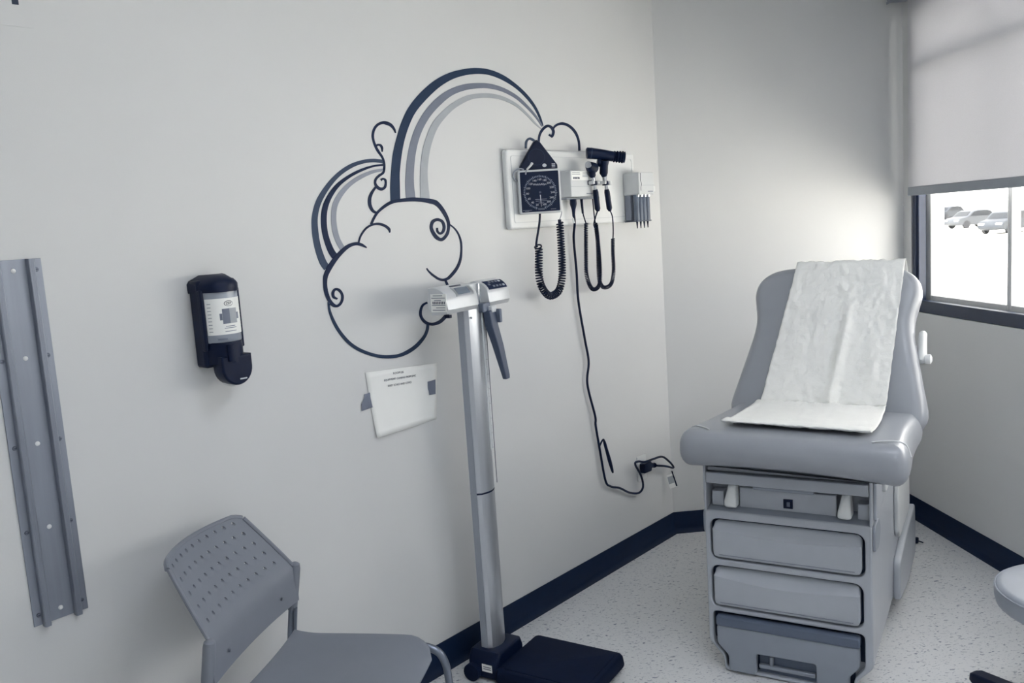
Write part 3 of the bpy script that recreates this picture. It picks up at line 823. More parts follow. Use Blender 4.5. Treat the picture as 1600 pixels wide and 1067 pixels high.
# specula dispenser
t = wthing('specula_dispenser', 'white ear specula dispenser with four hanging tubes on the board', 'dispenser', -.280, 1.617)
plate([rrect(0, .046, .120, .094, .006)], .080, .004, 3).mv(0, -.068, 0).build('housing', 'offwhite', t)
b = MB(); b.tube(catmull([(-.046, -.1085, .09), (-.047, -.1085, .06), (-.040, -.1085, .045), (-.046, -.1085, .028), (-.046, -.1085, .016)], 6), .0010, 6)
b.build('door_slit', 'ink', t)
MB().box(-.044, .058, -.1088, -.1078, .038, .039).build('seam', 'grey_plastic', t)
MB().box(.010, .048, -.1090, -.1078, .010, .014).build('lettering_line', 'mid', t)
MB().box(-.056, .052, -.060, -.030, -.108, .0).build('tube_back', 'pale', t, 0.003)
for k in range(4):
    x = -.046 + .028 * k
    MB().lathe([(.0125, -.108), (.0125, 0)], (x, -.082, 0), 18).build('tube', 'smoke', t)
    MB().lathe([(.0085, -.010), (.0105, .0), (.0105, .0005)], (x, -.0885, 0), 14).build('chrome_tip', 'chrome', t)
    MB().lathe([(.0018, -.142), (.003, -.128), (.0058, -.107)], (x, -.082, 0), 12).build('speculum', 'black', t)
MB().box(-.064, .054, -.092, -.03, -.114, -.1085).build('tube_tray', 'handle_dark', t, 0.001)
MB().tube([(.058, -.075, .020), (.075, -.080, .022), (.088, -.082, .030)], [.007, .010, .008], 10).build('eject_knob', 'white_plastic', t)
plate([rrect(.083, .022, .030, .026, .006)], .012, .003).mv(0, -.085, 0).build('eject_lever', 'white_plastic', t)

# ------------------------------------------------------------------ outlet, plug and power cord
t = wthing('wall_outlet', 'white wall outlet low beside the corner behind the plug', 'outlet', -.262, .392)
plate([rrect(0, 0, .072, .116, .006)], .006, .002).mv(0, -.0035, 0).build('cover_plate', 'white_plastic', t)
for z in (-.02, .02):
    f = plate([rrect(0, z, .034, .028, .008)], .003, .001).mv(0, -.0075, 0).build('socket', 'offwhite', t)
    for x in (-.0065, .0065): MB().box(x-.001, x+.001, -.0096, -.0089, z-.003, z+.006).build('slot', 'ink', f)
t = wthing('power_cord', 'thin black power cord running from the transformer to the outlet', 'cord', -.5, .40)
q = .016
MB().tube(wpath(t, [(-.738, .056, 1.607), (-.738, .056, 1.588), (-.736, .054, 1.562), (-.732, .050, 1.54)], 4), [.0135]*3 + [.014, .0135, .012, .010, .008, .0072, .0066, .006, .0055, .005], 12).build('connector', 'black', t)
MB().tube(wpath(t, [(-.732, .052, 1.548), (-.722, .045, 1.51), (-.700, .02, 1.45), (-.688, q, 1.32), (-.6866, q, 1.20), (-.6575, q, 1.04), (-.6395, q, .9435), (-.657, q, .852), (-.615, q, .708), (-.6146, q, .667), (-.596, q, .566), (-.5665, q, .418), (-.531, q, .380), (-.46, q, .352), (-.387, q, .311), (-.32, q+.004, .292), (-.286, q+.006, .312), (-.31, q+.014, .37), (-.362, q+.02, .438), (-.345, q+.026, .447), (-.298, q+.03, .434), (-.225, q+.034, .431), (-.150, q+.03, .421), (-.09, q+.03, .382), (-.050, q+.026, .348), (-.060, q+.026, .345), (-.12, q+.026, .368), (-.19, q+.022, .388)], 8), .0050, 8).build('cable', 'black', t)
MB().tube(wpath(t, [(-.574, q+.008, .60), (-.562, q+.009, .56), (-.545, q+.012, .50), (-.522, q+.01, .440)], 4), [.003, .0045, .0065, .007, .007, .007, .0078, .008, .0085, .008, .007, .006, .004], 10).build('cable_fold', 'black', t)
MB().tube(wpath(t, [(-.598, q, .57), (-.585, q+.004, .59), (-.574, q+.008, .60)], 4), .0038, 8).build('cable', 'black', t)
b = MB(); b.loft([[to_local(t, W(s_, q_, z_)) for s_, q_, z_ in ((s0, .012, zc-hh), (s0, .012+dd_, zc-hh), (s0, .012+dd_, zc+hh), (s0, .012, zc+hh))] for s0, dd_, zc, hh in ((-.292, .028, .398, .022), (-.236, .028, .398, .024), (-.218, .020, .394, .012), (-.190, .018, .389, .010))])
b.build('plug', 'black', t, 0.004)
MB().tube(wpath(t, [(-.194, .026, .389), (-.186, .024, .387)], 2), .012, 10).build('plug_collar', 'black', t)
MB().tube(wpath(t, [(-.732, .047, 1.535), (-.727, .046, 1.515)], 2), .0052, 8).build('white_band', 'white_plastic', t)
t = thing('cord_tag', 'small white tag hanging from the cord beside the corner', 'tag', (.985, 3.885, .265), .12)
plate([rrect(0, .0, .036, .068, .002)], .0012).xf(Matrix.Rotation(math.radians(-12), 4, 'Y')).mv(0, 0, .014).build('card', 'sheet', t)
plate([rrect(0, .004, .028, .036, .001)], .0006).xf(Matrix.Rotation(math.radians(-12), 4, 'Y')).mv(-.003, -.001, .016).build('printed_block', 'light', t)
MB().tube([(.003, 0, .062), (.012, 0, .03), (.024, 0, -.012)], [.003, .0035, .004], 8).build('black_edge', 'black', t)
# ------------------------------------------------------------------ physician scale
t = thing('physician_scale', 'digital column scale with black platform standing against the mural wall', 'scale', (.06, 2.83, 0), math.radians(54))
# column: flat back, curved front (local -y is the front)
def colsec(z, k=1.0):
    P = [(-.048*k, .010), (-.048*k, -.018)]
    for i in range(11):
        x = -.040 + .080*i/10
        P.append((x*k, -.026 - .016*math.cos(math.pi*x/.096)))
    P += [(.048*k, -.018), (.048*k, .010)]
    return [(x, y, z) for x, y in P]
b = MB(); b.loft([colsec(.095), colsec(.638)]); b.build('column', 'alu_light', t, angle=20)
b = MB(); b.loft([colsec(.644), colsec(1.268)]); b.build('column', 'alu_light', t, angle=20)
b = MB(); b.loft([colsec(.6375, .985), colsec(.6445, .985)]); b.build('column_joint', 'black', t)
MB().box(-.0498, -.0478, -.016, .008, .10, 1.255).build('side_strip', 'grey_plastic', t, 0.0006)
rl = MB().box(.020, .041, -.0415, -.034, .78, 1.245)
rl = rl.build('height_ruler', 'offwhite', t, 0.001)
b = MB()
for k in range(92):
    z = .785 + .005*k
    w = .010 if k % 10 == 0 else (.007 if k % 5 == 0 else .004)
    b.box(.0245, .0245+w, -.0421, -.0414, z-.0005, z+.0005)
tk = b.build('ruler_ticks', 'ink', rl); tk['kind'] = 'stuff'
MB().box(.0385, .0405, -.0425, -.0412, .66, 1.245).build('ruler_edge', 'ink', t)
MB().box(.0435, .0465, -.024, -.016, .10, 1.25).build('edge_channel', 'handle_mid', t)
# foot housing with wheels and platform
b = plate([[(-.085, 0.012), (.085, .012), (.085, .07), (.072, .098), (-.066, .098), (-.085, .07)]], .12, .01, 3).mv(0, -.015, 0)
b.build('foot', 'black', t)
for x in (-.098, .098):
    b = MB(); b.lathe([(.02, -.012), (.030, -.010), (.030, .010), (.02, .012)], n=20)
    b.xf(Matrix.Rotation(math.radians(90), 4, 'Y')).mv(x, .02, .030); b.build('wheel', 'black_rough', t)
MB().box(-.0865, -.0852, -.052, -.012, .034, .060).build('asset_label', 'sheet', t)
for z in (.044, .051): MB().box(-.0872, -.0865, -.048, -.018, z-.0012, z+.0012).build('printed_line', 'ink', t)
out = rrect(.0375, -.245, .295, .355, .025, 6)
b = pillow(out, [(.012, .012), (.003, .016), (0, .024), (.004, .050), (.010, .058), (.016, .060)])
b.build('platform', 'black_rough', t, angle=30)
b = pillow(rrect(.0375, -.245, .245, .305, .014, 4), [(0, .0595), (.0, .0618), (.002, .0625)])
b.build('tread_mat', 'black_rough', t, angle=30)
for x in (-.075, .15):
    for y in (-.10, -.39):
        MB().lathe([(.016, 0), (.018, .014)], (x, y, 0), 16).build('rubber_foot', 'black_rough', t)
# display head: profile (y,z)
hd = bpy.data.objects.new('head_pivot', None)
def headprof(k=0.0):
    P = [(.022, 1.276), (.022, 1.342)]
    for i in range(9):
        a = math.radians(90 * i / 8)
        P.append((.018 - .012 - .058*math.sin(a)*1.0, 1.300 + .045*math.cos(a)))
    P += [(-.056, 1.274), (-.048, 1.260), (.010, 1.255)]
    return P
bpy.data.objects.remove(hd)
def headblock(x0, x1, nm, m='silver', shrink=0.0):
    P = headprof()
    b = MB(); rr = []
    for x, s_ in ((x0, .94), (x0+.006, 1.0), (x1-.006, 1.0), (x1, .94)):
        cy_, cz_ = -.016, 1.297
        rr.append([(x, cy_ + (y-cy_)*s_, cz_ + (z-cz_)*s_) for y, z in P])
    b.loft(rr)
    return b.build(nm, m, t, angle=28)
hl = headblock(-.182, -.012, 'display_housing')
hr = headblock(.052, .182, 'keypad_housing')
MB().box(-.014, .054, -.020, .018, 1.245, 1.340).build('rod_channel', 'offwhite', t, 0.004)
MB().box(.028, .034, -.030, -.020, 1.262, 1.338).build('height_rod', 'chrome', t, 0.0015)
MB().box(.004, .048, -.060, -.020, 1.244, 1.274).build('rod_carrier', 'handle_mid', t, 0.003)
MB().box(.034, .062, -.074, -.030, 1.240, 1.262).build('rod_clip', 'offwhite', t, 0.003)
# curved skins following the head profile
def headskin(x0, x1, a0, a1, lift, n=10):
    b = MB(); rings = []
    for i in range(n + 1):
        a = math.radians(a0 + (a1 - a0) * i / n)
        ny, nz = -math.sin(a), math.cos(a)
        y = .006 - .058*math.sin(a); z = 1.300 + .045*math.cos(a)
        rings.append([(x0, y, z), (x1, y, z), (x1, y + ny*lift, z + nz*lift), (x0, y + ny*lift, z + nz*lift)])
    b.loft(rings)
    return b
lc = headskin(-.128, -.030, 36, 78, .0012); lc = lc.build('display_bezel', 'alu_light', hl, angle=50)
headskin(-.116, -.048, 40, 70, .0018).build('display_screen', 'lcd', lc, angle=50)
headskin(-.118, -.058, 22, 28, .0014).build('display_slot', 'ink', hl, angle=50)
kp = headskin(.062, .174, 28, 72, .0014).build('keypad', 'navy', hr, angle=50)
for row, (a0, xs) in enumerate(((34, (.092, .112, .132, .152)), (46, (.078,)), (56, (.098, .118, .138, .158)))):
    for x in xs:
        headskin(x-.006, x+.006, a0, a0+8, .0026, 3).build('key', 'print_light' if x > .15 else 'mid', kp, angle=50)
MB().box(-.1835, -.181, -.050, .010, 1.268, 1.324).build('rating_label', 'sheet', hl)
for k, (y0_, y1_) in enumerate(((-.036, .0), (-.046, .006), (-.030, -.004), (-.046, .006), (-.046, .006), (-.044, -.01), (-.044, .004))):
    z = 1.319 - .0075*k
    if k in (3,):
        for j in range(8):
            MB().box(-.1842, -.1835, -.044 + .0062*j, -.041 + .0062*j, z-.004, z+.004).build('barcode_bar', 'ink', hl)
    else:
        MB().box(-.1842, -.1835, y0_, y1_, z-.0011, z+.0011).build('printed_line', 'mid', hl)
MB().box(-.178, -.166, -.054, -.036, 1.248, 1.258).build('port', 'black', hl)
MB().lathe([(.0035, 0), (.0035, .0015), (.001, .0022)], n=12).xf(RX90).mv(-.034, -.036, 1.232).build('screw', 'screw', t)
# folded headpiece arm hanging from the carrier
b = MB(); rings = []
for z, x0, x1, y0_, y1_ in ((1.248, .020, .058, -.072, -.044), (1.20, .022, .060, -.078, -.048), (1.13, .030, .064, -.092, -.066), (1.03, .036, .064, -.108, -.092), (1.018, .038, .062, -.109, -.094)):
    rings.append([(x0, y0_, z), (x1, y0_, z), (x1, y1_, z), (x0, y1_, z)])
b.loft(rings)
arm = b.build('headpiece_arm', 'handle_dark', t, 0.003)
MB().box(.058, .072, -.088, -.05, 1.205, 1.25).build('arm_hinge', 'handle_mid', t, 0.003)
MB().box(.026, .046, -.0745, -.072, 1.224, 1.228).build('arm_mark', 'print_light', arm)

# ------------------------------------------------------------------ exam table
TA = math.radians(-34)
t = thing('exam_table', 'grey vinyl medical exam table with raised backrest and drawers', 'exam table', (.998, 2.54, 0), TA)
prof = [(-.255, .10), (-.205, .048), (-.205, .004), (.205, .004), (.205, .048), (.255, .10), (.255, .548), (-.255, .548)]
b = MB(); b.loft([[(x, y, z) for x, z in prof] for y in (.032, 1.12)])
b.build('cabinet_body', 'table', t, 0.006, 3)
def rpoly(P, r, n=4):
    """round the corners of a polygon"""
    out = []
    m_ = len(P)
    for i in range(m_):
        a = Vector(P[i-1]); b_ = Vector(P[i]); c = Vector(P[(i+1) % m_])
        d1 = (a - b_); d2 = (c - b_)
        rr = min(r, d1.length*.45, d2.length*.45)
        p1 = b_ + d1.normalized()*rr; p2 = b_ + d2.normalized()*rr
        for k in range(n + 1):
            u = k / n
            q_ = p1*(1-u)**2 + b_*2*u*(1-u) + p2*u*u
            out.append((q_.x, q_.y))
    return out
D1 = (-.231, .227, .397, .518); D2 = (-.232, .221, .232, .358)
stp = [(-.229, .196), (.221, .196), (.221, .098), (.190, .062), (.190, .008), (-.192, .008), (-.192, .062), (-.229, .098)]
def grow(P, d):
    c = sum(p[0] for p in P)/len(P), sum(p[1] for p in P)/len(P)
    return [(p[0] + math.copysign(d, p[0]-c[0]), p[1] + math.copysign(d, p[1]-c[1]) if p[1] > .02 else -.02) for p in P]
def rr4(D, d=0.0, r=.022):
    return rrect((D[0]+D[1])/2, (D[2]+D[3])/2, D[1]-D[0]+2*d, D[3]-D[2]+2*d, r)
outer = rpoly([(-.256, .554), (-.256, .10), (-.206, .046), (-.206, .003), (.206, .003), (.206, .046), (.256, .10), (.256, .554)], .012)
step_hole = rpoly([(-.240, .207), (.232, .207), (.232, .094), (.199, .056), (.199, .012), (-.201, .012), (-.201, .056), (-.240, .094)], .018)
plate([outer, rr4(D1, .009, .028), rr4(D2, .009, .028), step_hole], .034, .005, 3).mv(0, .017, 0).build('front_frame', 'table', t)
MB().box(-.247, .242, .026, .0335, .105, .535).box(-.202, .200, .026, .0335, .014, .105).build('gap_shade_panel', 'base', t)  # dark panel, shade of the gaps around the drawers put into its colour
def drawer(D, nm):
    x0, x1, z0, z1 = D; r = .02; nx, nz = 44, 12; YF_, YB_ = -.006, .020
    vs = []; fs = []
    for i in range(nx + 1):
        x = x0 + (x1 - x0)*(0.5 - 0.5*math.cos(math.pi*i/nx))
        e_ = min(x - x0, x1 - x)
        cut = r - math.sqrt(max(0, r*r - max(0, r - e_)**2)) if e_ < r else 0
        zl, zh = z0 + cut, z1 - cut
        u = (x - x0)/(x1 - x0)
        zc = z1 - .026 - .016*math.sin(math.pi*min(1, u*1.05))**1.0 - .004*u
        zc = min(zc, zh - .004)
        col = [zl]
        rows = []
        for k in range(7): rows.append((zl + (zc - zl)*k/6, 0.0))
        for k in range(1, 7): rows.append((zc + (zh - zc)*k/6, k/6))
        for z, s_ in rows:
            y = YF_ + .024*s_**0.75
            ed = min(e_, z - z0, z1 - z)
            if ed < .005: y += (.005 - ed)*.9
            vs.append((x, y, z))
    n = 13
    for i in range(nx):
        for k in range(n - 1):
            fs.append((i*n+k, (i+1)*n+k, (i+1)*n+k+1, i*n+k+1))
    o0 = len(vs)
    bnd = [i*n for i in range(nx+1)] + [nx*n+k for k in range(1, n)] + [i*n+n-1 for i in range(nx-1, -1, -1)] + [k for k in range(n-2, 0, -1)]
    for idx in bnd: vs.append((vs[idx][0], YB_, vs[idx][2]))
    for k in range(len(bnd)):
        k2 = (k+1) % len(bnd)
        fs.append((bnd[k], o0+k, o0+k2, bnd[k2]))
    b = MB(); b.add(vs, fs)
    d_ = b.build(nm, 'table', t, angle=24)
    MB().box(x0+.02, x1-.02, YF_-.0012, YF_+.001, z0+.009, z0+.0104).build('groove_line', 'pale', d_)
drawer(D1, 'drawer'); drawer(D2, 'drawer')
sb = rpoly([(-.226, .164), (.218, .164), (.218, .100), (.187, .064), (.187, .010), (.090, .010), (.088, .086), (-.098, .084), (-.100, .010), (-.189, .010), (-.189, .064), (-.226, .100)], .010)
plate([sb], .03, .004, 2).mv(0, .004, 0).build('step_drawer', 'table_mid', t)
plate([rpoly([(-.228, .163), (.220, .163), (.220, .196), (-.228, .196)], .010)], .036, .005, 3).mv(0, .003, 0).build('step_tread', 'table_dark', t)
MB().box(-.094, .084, .020, .026, .012, .082).build('step_recess', 'table_dark', t)
MB().box(-.094, .084, .004, .019, .030, .044).build('step_bar', 'table_mid', t, 0.003)
MB().box(-.060, -.048, .004, .019, .044, .075).build('step_post', 'table_mid', t, 0.003)
# upper recess with pull-out tray and stirrup ends
for x0, x1 in ((-.257, -.249), (.249, .257)):
    MB().box(x0, x1, .002, .62, .55, .716).build('side_cheek', 'table', t, 0.003)
MB().box(-.249, .249, .078, .086, .55, .72).build('recess_back', 'table', t)
b = MB(); b.loft([[(-.249, .004, .548), (.249, .004, .548), (.249, .004, .553), (-.249, .004, .553)], [(-.249, .080, .548), (.249, .080, .548), (.249, .080, .572), (-.249, .080, .572)]])
b.build('recess_shelf', 'table_mid', t)
MB().box(-.150, .150, .040, .078, .560, .628).build('recess_panel', 'table', t, 0.003)
for x0, x1 in ((-.240, -.200), (.212, .246)):
    MB().box(x0, x1, .034, .078, .560, .610).build('end_block', 'table', t, 0.003)
sk = MB().box(-.010, .019, .036, .042, .572, .602).build('socket', 'black', t, 0.001)
MB().box(.001, .011, .033, .037, .580, .594).build('socket_button', 'handle_mid', sk)
for x, flip in ((-.172, 1), (.178, -1)):
    b = MB(); rings = []
    for z, wl_, wr_, y0_, y1_ in ((.640, .010, .014, .030, .06), (.630, .011, .015, .016, .06), (.610, .015, .017, .008, .06), (.585, .021, .019, .004, .06), (.570, .022, .019, .006, .06), (.564, .019, .016, .012, .06)):
        rings.append([(x-wl_, y0_+.006, z), (x-wl_*.5, y0_, z), (x+wr_*.5, y0_, z), (x+wr_, y0_+.006, z), (x+wr_, y1_, z), (x-wl_, y1_, z)])
    b.loft(rings); b.build('stirrup_end', 'white_plastic', t, 0.003, 2)
MB().box(-.2475, .2475, -.002, .07, .646, .682).build('tray_front', 'table', t, 0.003, 3)
MB().box(-.2470, .2470, .012, .40, .684, .700).build('leg_rest', 'vinyl', t, 0.005, 3)
MB().box(-.100, .090, .008, .07, .632, .647).build('tray_pull', 'table_mid', t, 0.006, 3)
MB().box(-.235, .235, .09, 1.0, .552, .735).build('seat_frame', 'table', t, 0.01, 3)
# side covers (both sides)
for sx in (-1, 1):
    def sideplate(P, x, th, nm, m='table', r=.02, bv=.006):
        b = plate([rpoly(P, r)], th, bv, 3)
        b.v = [(sx*(x) + p[1], p[0], p[2]) for p in b.v]
        b.build(nm, m, t)
    sideplate([(.545, .09), (.56, .235), (.80, .262), (1.15, .270), (1.17, .05), (.85, .045)], .267, .026, 'rear_cover', 'table', .035, .008)
    sideplate([(.60, .30), (.58, .48), (.66, .66), (.82, .70), (.98, .46), (1.0, .30)], .264, .018, 'hinge_cover', 'offwhite', .05, .006)
    sideplate([(.03, .56), (.03, .715), (.16, .715), (.16, .58)], .262, .010, 'side_bracket', 'table', .012, .003)
    sideplate([(.19, .60), (.19, .725), (.30, .725), (.30, .60)], .266, .016, 'crank_boss', 'offwhite', .03, .005)
    sideplate([(.235, .63), (.235, .70), (.262, .70), (.262, .63)], .276, .006, 'crank_slot', 'handle_dark', .01, .001)
    sideplate([(.01, .47), (.01, .55), (.11, .55), (.15, .50), (.10, .455)], .260, .008, 'side_vent', 'table_mid', .02, .002)

# upholstery: turned slightly on the base
UM = Matrix.Translation((.042, 0, 0)) @ Matrix.Rotation(math.radians(-4.5), 4, 'Z')
def seat_outline():
    P = [(-.305, .33), (-.318, .10), (-.334, -.04), (-.338, -.10), (-.325, -.128), (-.285, -.140), (-.15, -.146), (0, -.148), (.15, -.146), (.285, -.140), (.325, -.128), (.338, -.10), (.334, -.04), (.318, .10), (.305, .33)]
    Q_ = catmull(P, 4)
    return Q_
so = seat_outline()
pf = []
for k in range(15):
    a = math.radians(-90 + 180*k/14)
    pf.append((.050*(1 - math.cos(a)**0.75 if abs(math.cos(a)) > 1e-6 else 1), .789 + .056*math.sin(a)))
b = pillow(so, pf, .003)
nv = []
for x, y, z in b.v:     # waterfall lip: the flanks hang lower, the middle is drawn up
    hang = (1 if z < .80 else 0) * (-.010*abs(x/.33)**3 + .008*math.cos(min(1, abs(x)/.30)*math.pi/2))
    nv.append((x, y, z + hang - .010*max(0, (-.02 - y))*1.5))
b.v = nv
seat = b.xf(UM).build('seat', 'vinyl', t, angle=60)
# seam piping at the front corners
for sx in (-1, 1):
    MB().tube(catmull([(sx*.335, -.055, .800), (sx*.322, -.052, .832), (sx*.298, -.062, .8445), (sx*.262, -.088, .848), (sx*.240, -.1, .846)], 5), .0022, 6).xf(UM).build('seam', 'offwhite', seat)
VB, ZB, TH = .275, .80, math.radians(65)
def back_pt(u, w, d=0.0):
    """u across, w up along the backrest, d out of its front face"""
    return (u, VB + w*math.cos(TH) - d*math.sin(TH), ZB + w*math.sin(TH) + d*math.cos(TH))
hwid = [(.0, .300), (.05, .322), (.15, .302), (.25, .280), (.32, .266), (.37, .264), (.42, .273), (.46, .279), (.50, .272), (.530, .250), (.552, .213), (.563, .16), (.567, .08)]
right = catmull(hwid, 4)
ol = [(w, z) for z, w in right] + [(-w, z) for z, w in reversed(right)]
pf = []
for k in range(13):
    a = math.radians(-90 + 180*k/12)
    pf.append((.036*(1 - max(0, math.cos(a))**0.8), -.042 + .042*math.sin(a)))
b = pillow(ol, pf, .004)
b.v = [back_pt(*p) for p in b.v]
back = b.xf(UM).build('backrest', 'vinyl', t, angle=60)
b = MB(); b.box(-.24, .24, -.12, -.075, .0, .46)
b.v = [back_pt(p[0], p[2], p[1]) for p in b.v]
b.xf(UM).build('backrest_frame', 'table', t, 0.01)
for sx in (1,):
    b = MB(); rings = []
    for w, r_ in ((.235, .010), (.24, .017), (.265, .020), (.315, .016), (.335, .015), (.341, .009)):
        rings.append([(sx*(.286 + .016*math.cos(2*math.pi*k/12)*r_/.02), w, -.062 + r_*1.3*math.sin(2*math.pi*k/12)) for k in range(12)])
    b.loft(rings); b.tube([(sx*.22, .28, -.062), (sx*.286, .28, -.062)], .012, 10)
    b.v = [back_pt(p[0], p[1], p[2]) for p in b.v]
    b.xf(UM).build('release_handle', 'white_plastic', t, angle=50)
    b = MB(); b.lathe([(.008, -.012), (.016, -.008), (.016, .008), (.008, .012)], n=14)
    b.xf(Matrix.Rotation(math.radians(90), 4, 'Y')).mv(sx*.306, .247, -.060)
    b.v = [back_pt(p[0], p[1], p[2]) for p in b.v]
    b.xf(UM).build('handle_knob', 'white_plastic', t, angle=50)

# paper sheet drawn over backrest and seat
t2 = thing('exam_paper', 'crinkled white paper sheet drawn over backrest and seat of the exam table', 'paper', (.998, 2.54, 0), TA)
from mathutils import noise as NZ
path = []   # (v, z, left, right, tag)
for w, d in ((.520, -.075), (.555, -.05), (.574, -.022), (.574, -.004)):
    path.append((back_pt(0, w, d)[1:], -.128, .228))
for k in range(26):
    w = .565 - .505*k/25
    lf = -.128 - .075*(k/25)**1.1; rt = .228 - .022*(k/25)
    path.append((back_pt(0, w, .0095 + .004*math.sin(math.pi*k/25))[1:], lf, rt))
for v, z, lf, rt in ((.275, .862, -.208, .206), (.24, .8575, -.214, .210), (.19, .856, -.214, .214), (.13, .8555, -.214, .222), (.07, .8555, -.215, .226), (.02, .8560, -.216, .228), (-.02, .857, -.216, .228), (-.045, .858, -.216, .229), (-.056, .8615, -.216, .229), (-.060, .8665, -.216, .229), (-.052, .8695, -.215, .229), (-.030, .870, -.210, .229), (-.012, .866, -.204, .228)):
    path.append(((v, z), lf, rt))
pp = catmull([(p[0][0], p[0][1], p[1], p[2]) for p in path], 3)
NU = 64; vs = []; fs = []
for i, (v, z, lf, rt) in enumerate(pp):
    a = pp[max(i-1, 0)]; c = pp[min(i+1, len(pp)-1)]
    tv = Vector((c[0]-a[0], c[1]-a[1])).normalized(); nn = Vector((tv.y, -tv.x))   # outward normal
    if nn.y < 0 and v < .25: nn = -nn
    if v > .3 and nn.x > 0: nn = -nn
    f_i = i / len(pp)
    back_w = 1.0 if f_i < .72 else .45
    for j in range(NU + 1):
        u = j / NU; x = lf + (rt - lf)*u
        h = .0034*NZ.noise(Vector((x*16, f_i*5, 0))) + .0050*(1 - 2*abs(NZ.noise(Vector((x*26, f_i*15, 3.1))))) + .0030*(1 - 2*abs(NZ.noise(Vector((x*52 + f_i*9, f_i*44, 7.7)))))
        crease = math.exp(-((x - (.045 + .02*math.sin(f_i*6)))/.016)**2) * .016*max(0, math.sin(math.pi*min(1, max(0, (f_i-.18)/.55))))
        fold2 = math.exp(-((x - .15 - .06*(f_i-.4))/.02)**2) * .007*max(0, math.sin(math.pi*min(1, max(0, (f_i-.35)/.35))))
        gather = .004*math.exp(-((f_i-.66)/.05)**2)*(1 + math.sin(x*70))*(1 if x > -.05 else .3)
        o_ = (abs(h)*1.0 + crease + fold2 + gather)*back_w
        if f_i > .93: o_ = abs(h)*.3
        vs.append((x + .0015*NZ.noise(Vector((f_i*30, u*2, 9))), v + nn.x*o_, z + nn.y*o_))
n = NU + 1
for i in range(len(pp) - 1):
    for j in range(NU):
        fs.append((i*n+j, (i+1)*n+j, (i+1)*n+j+1, i*n+j+1))
b = MB(); b.add(vs, fs)
ps = b.xf(UM).build('sheet', 'paper', t2, angle=80)
sd = ps.modifiers.new('solid', 'SOLIDIFY'); sd.thickness = .0006; sd.offset = 0

# ------------------------------------------------------------------ chair
t = thing('stacking_chair', 'grey plastic stacking chair with perforated backrest against the wall', 'chair', (-.329, 2.016, 0), math.radians(-15))
# seat (x forward, y to the far side)
vs = []; fs = []; NX, NY = 22, 20
def seat_hw(x):
    u = (x + .215)/.42
    r = .075
    e_ = min(x + .215 + .04, .190 - x)
    hw = .200 + .006*math.sin(math.pi*u)
    if .190 - x < r: hw -= r - math.sqrt(max(0, r*r - (r - (.190 - x))**2))
    return hw
for i in range(NX + 1):
    x = -.215 + .405*(i/NX)
    x = min(x, .1895)
    hw = seat_hw(x)
    for j in range(NY + 1):
        y = -hw + 2*hw*j/NY
        z = .452 - .014*math.exp(-((x+.06)/.12)**2)*(1 - (y/.22)**2) - .030*max(0, (x-.10)/.10)**2 + .012*(abs(y)/.21)**3 + .010*max(0, (-.14-x)/.075)**2
        vs.append((x, y, z))
n = NY + 1
for i in range(NX):
    for j in range(NY):
        fs.append((i*n+j, (i+1)*n+j, (i+1)*n+j+1, i*n+j+1))
b = MB(); b.add(vs, fs)
so_ = b.build('seat', 'chair', t, angle=60)
sd = so_.modifiers.new('solid', 'SOLIDIFY'); sd.thickness = .010; sd.offset = -1
bv = so_.modifiers.new('bevel', 'BEVEL'); bv.width = .003; bv.segments = 2; bv.limit_method = 'ANGLE'
# backrest shell: rows in z, with real perforations
def bx(z):
    if z < .62: return -.203 - .0*(z-.55)
    return -.203 if z < .640 else -.203 - .72*(z-.640)
def bhw(z): return .222 - .05*max(0, (z-.60)/.20)**1.3
ZT, ZBt = .805, .545
cols, rows = 10, 5
us = [-.8 + 1.6*k/(cols-1) for k in range(cols)]
def bpoint(u, z):
    e_ = 0
    hw = bhw(z)
    sag = .040*(1 - u*u)*(.35 + .65*max(0, min(1, (z-.55)/.22)))
    return (bx(z) - sag, hw*u, z)
hole_z = [.790 - .0295*k for k in range(rows)]
# cells around every hole: outer quad ring to an inner octagon
ub = sorted(set([-1, -.985] + [(us[k]+us[k+1])/2 for k in range(cols-1)] + [.985, 1] + [-.89, .89]))
zb = [ZBt, .552, .58, .61, .64, .6565] + [.790 - .0295*(k-.5) for k in range(rows-1, 0, -1)] + [.8035, ZT]
zb = [.545, .550, .575, .605, .640, .6572, .6867, .7162, .7457, .7752, .8048]
HOLES = []
for zi in range(5, 10):
    HOLES.append((zb[zi]+zb[zi+1])/2)
ub = [-1.0, -.97] + [-.89 + 1.78*k/cols for k in range(cols+1)] + [.97, 1.0]
b = MB(); vid = {}
def gv(u, z):
    key = (round(u, 5), round(z, 5))
    if key not in vid:
        vid[key] = len(b.v)
        # rounded upper corners
        zz = z
        if z > .76 and abs(u) > .85: zz = z - .010*((abs(u)-.85)/.15)**2*((z-.76)/.045)
        b.v.append(bpoint(u, zz))
    return vid[key]
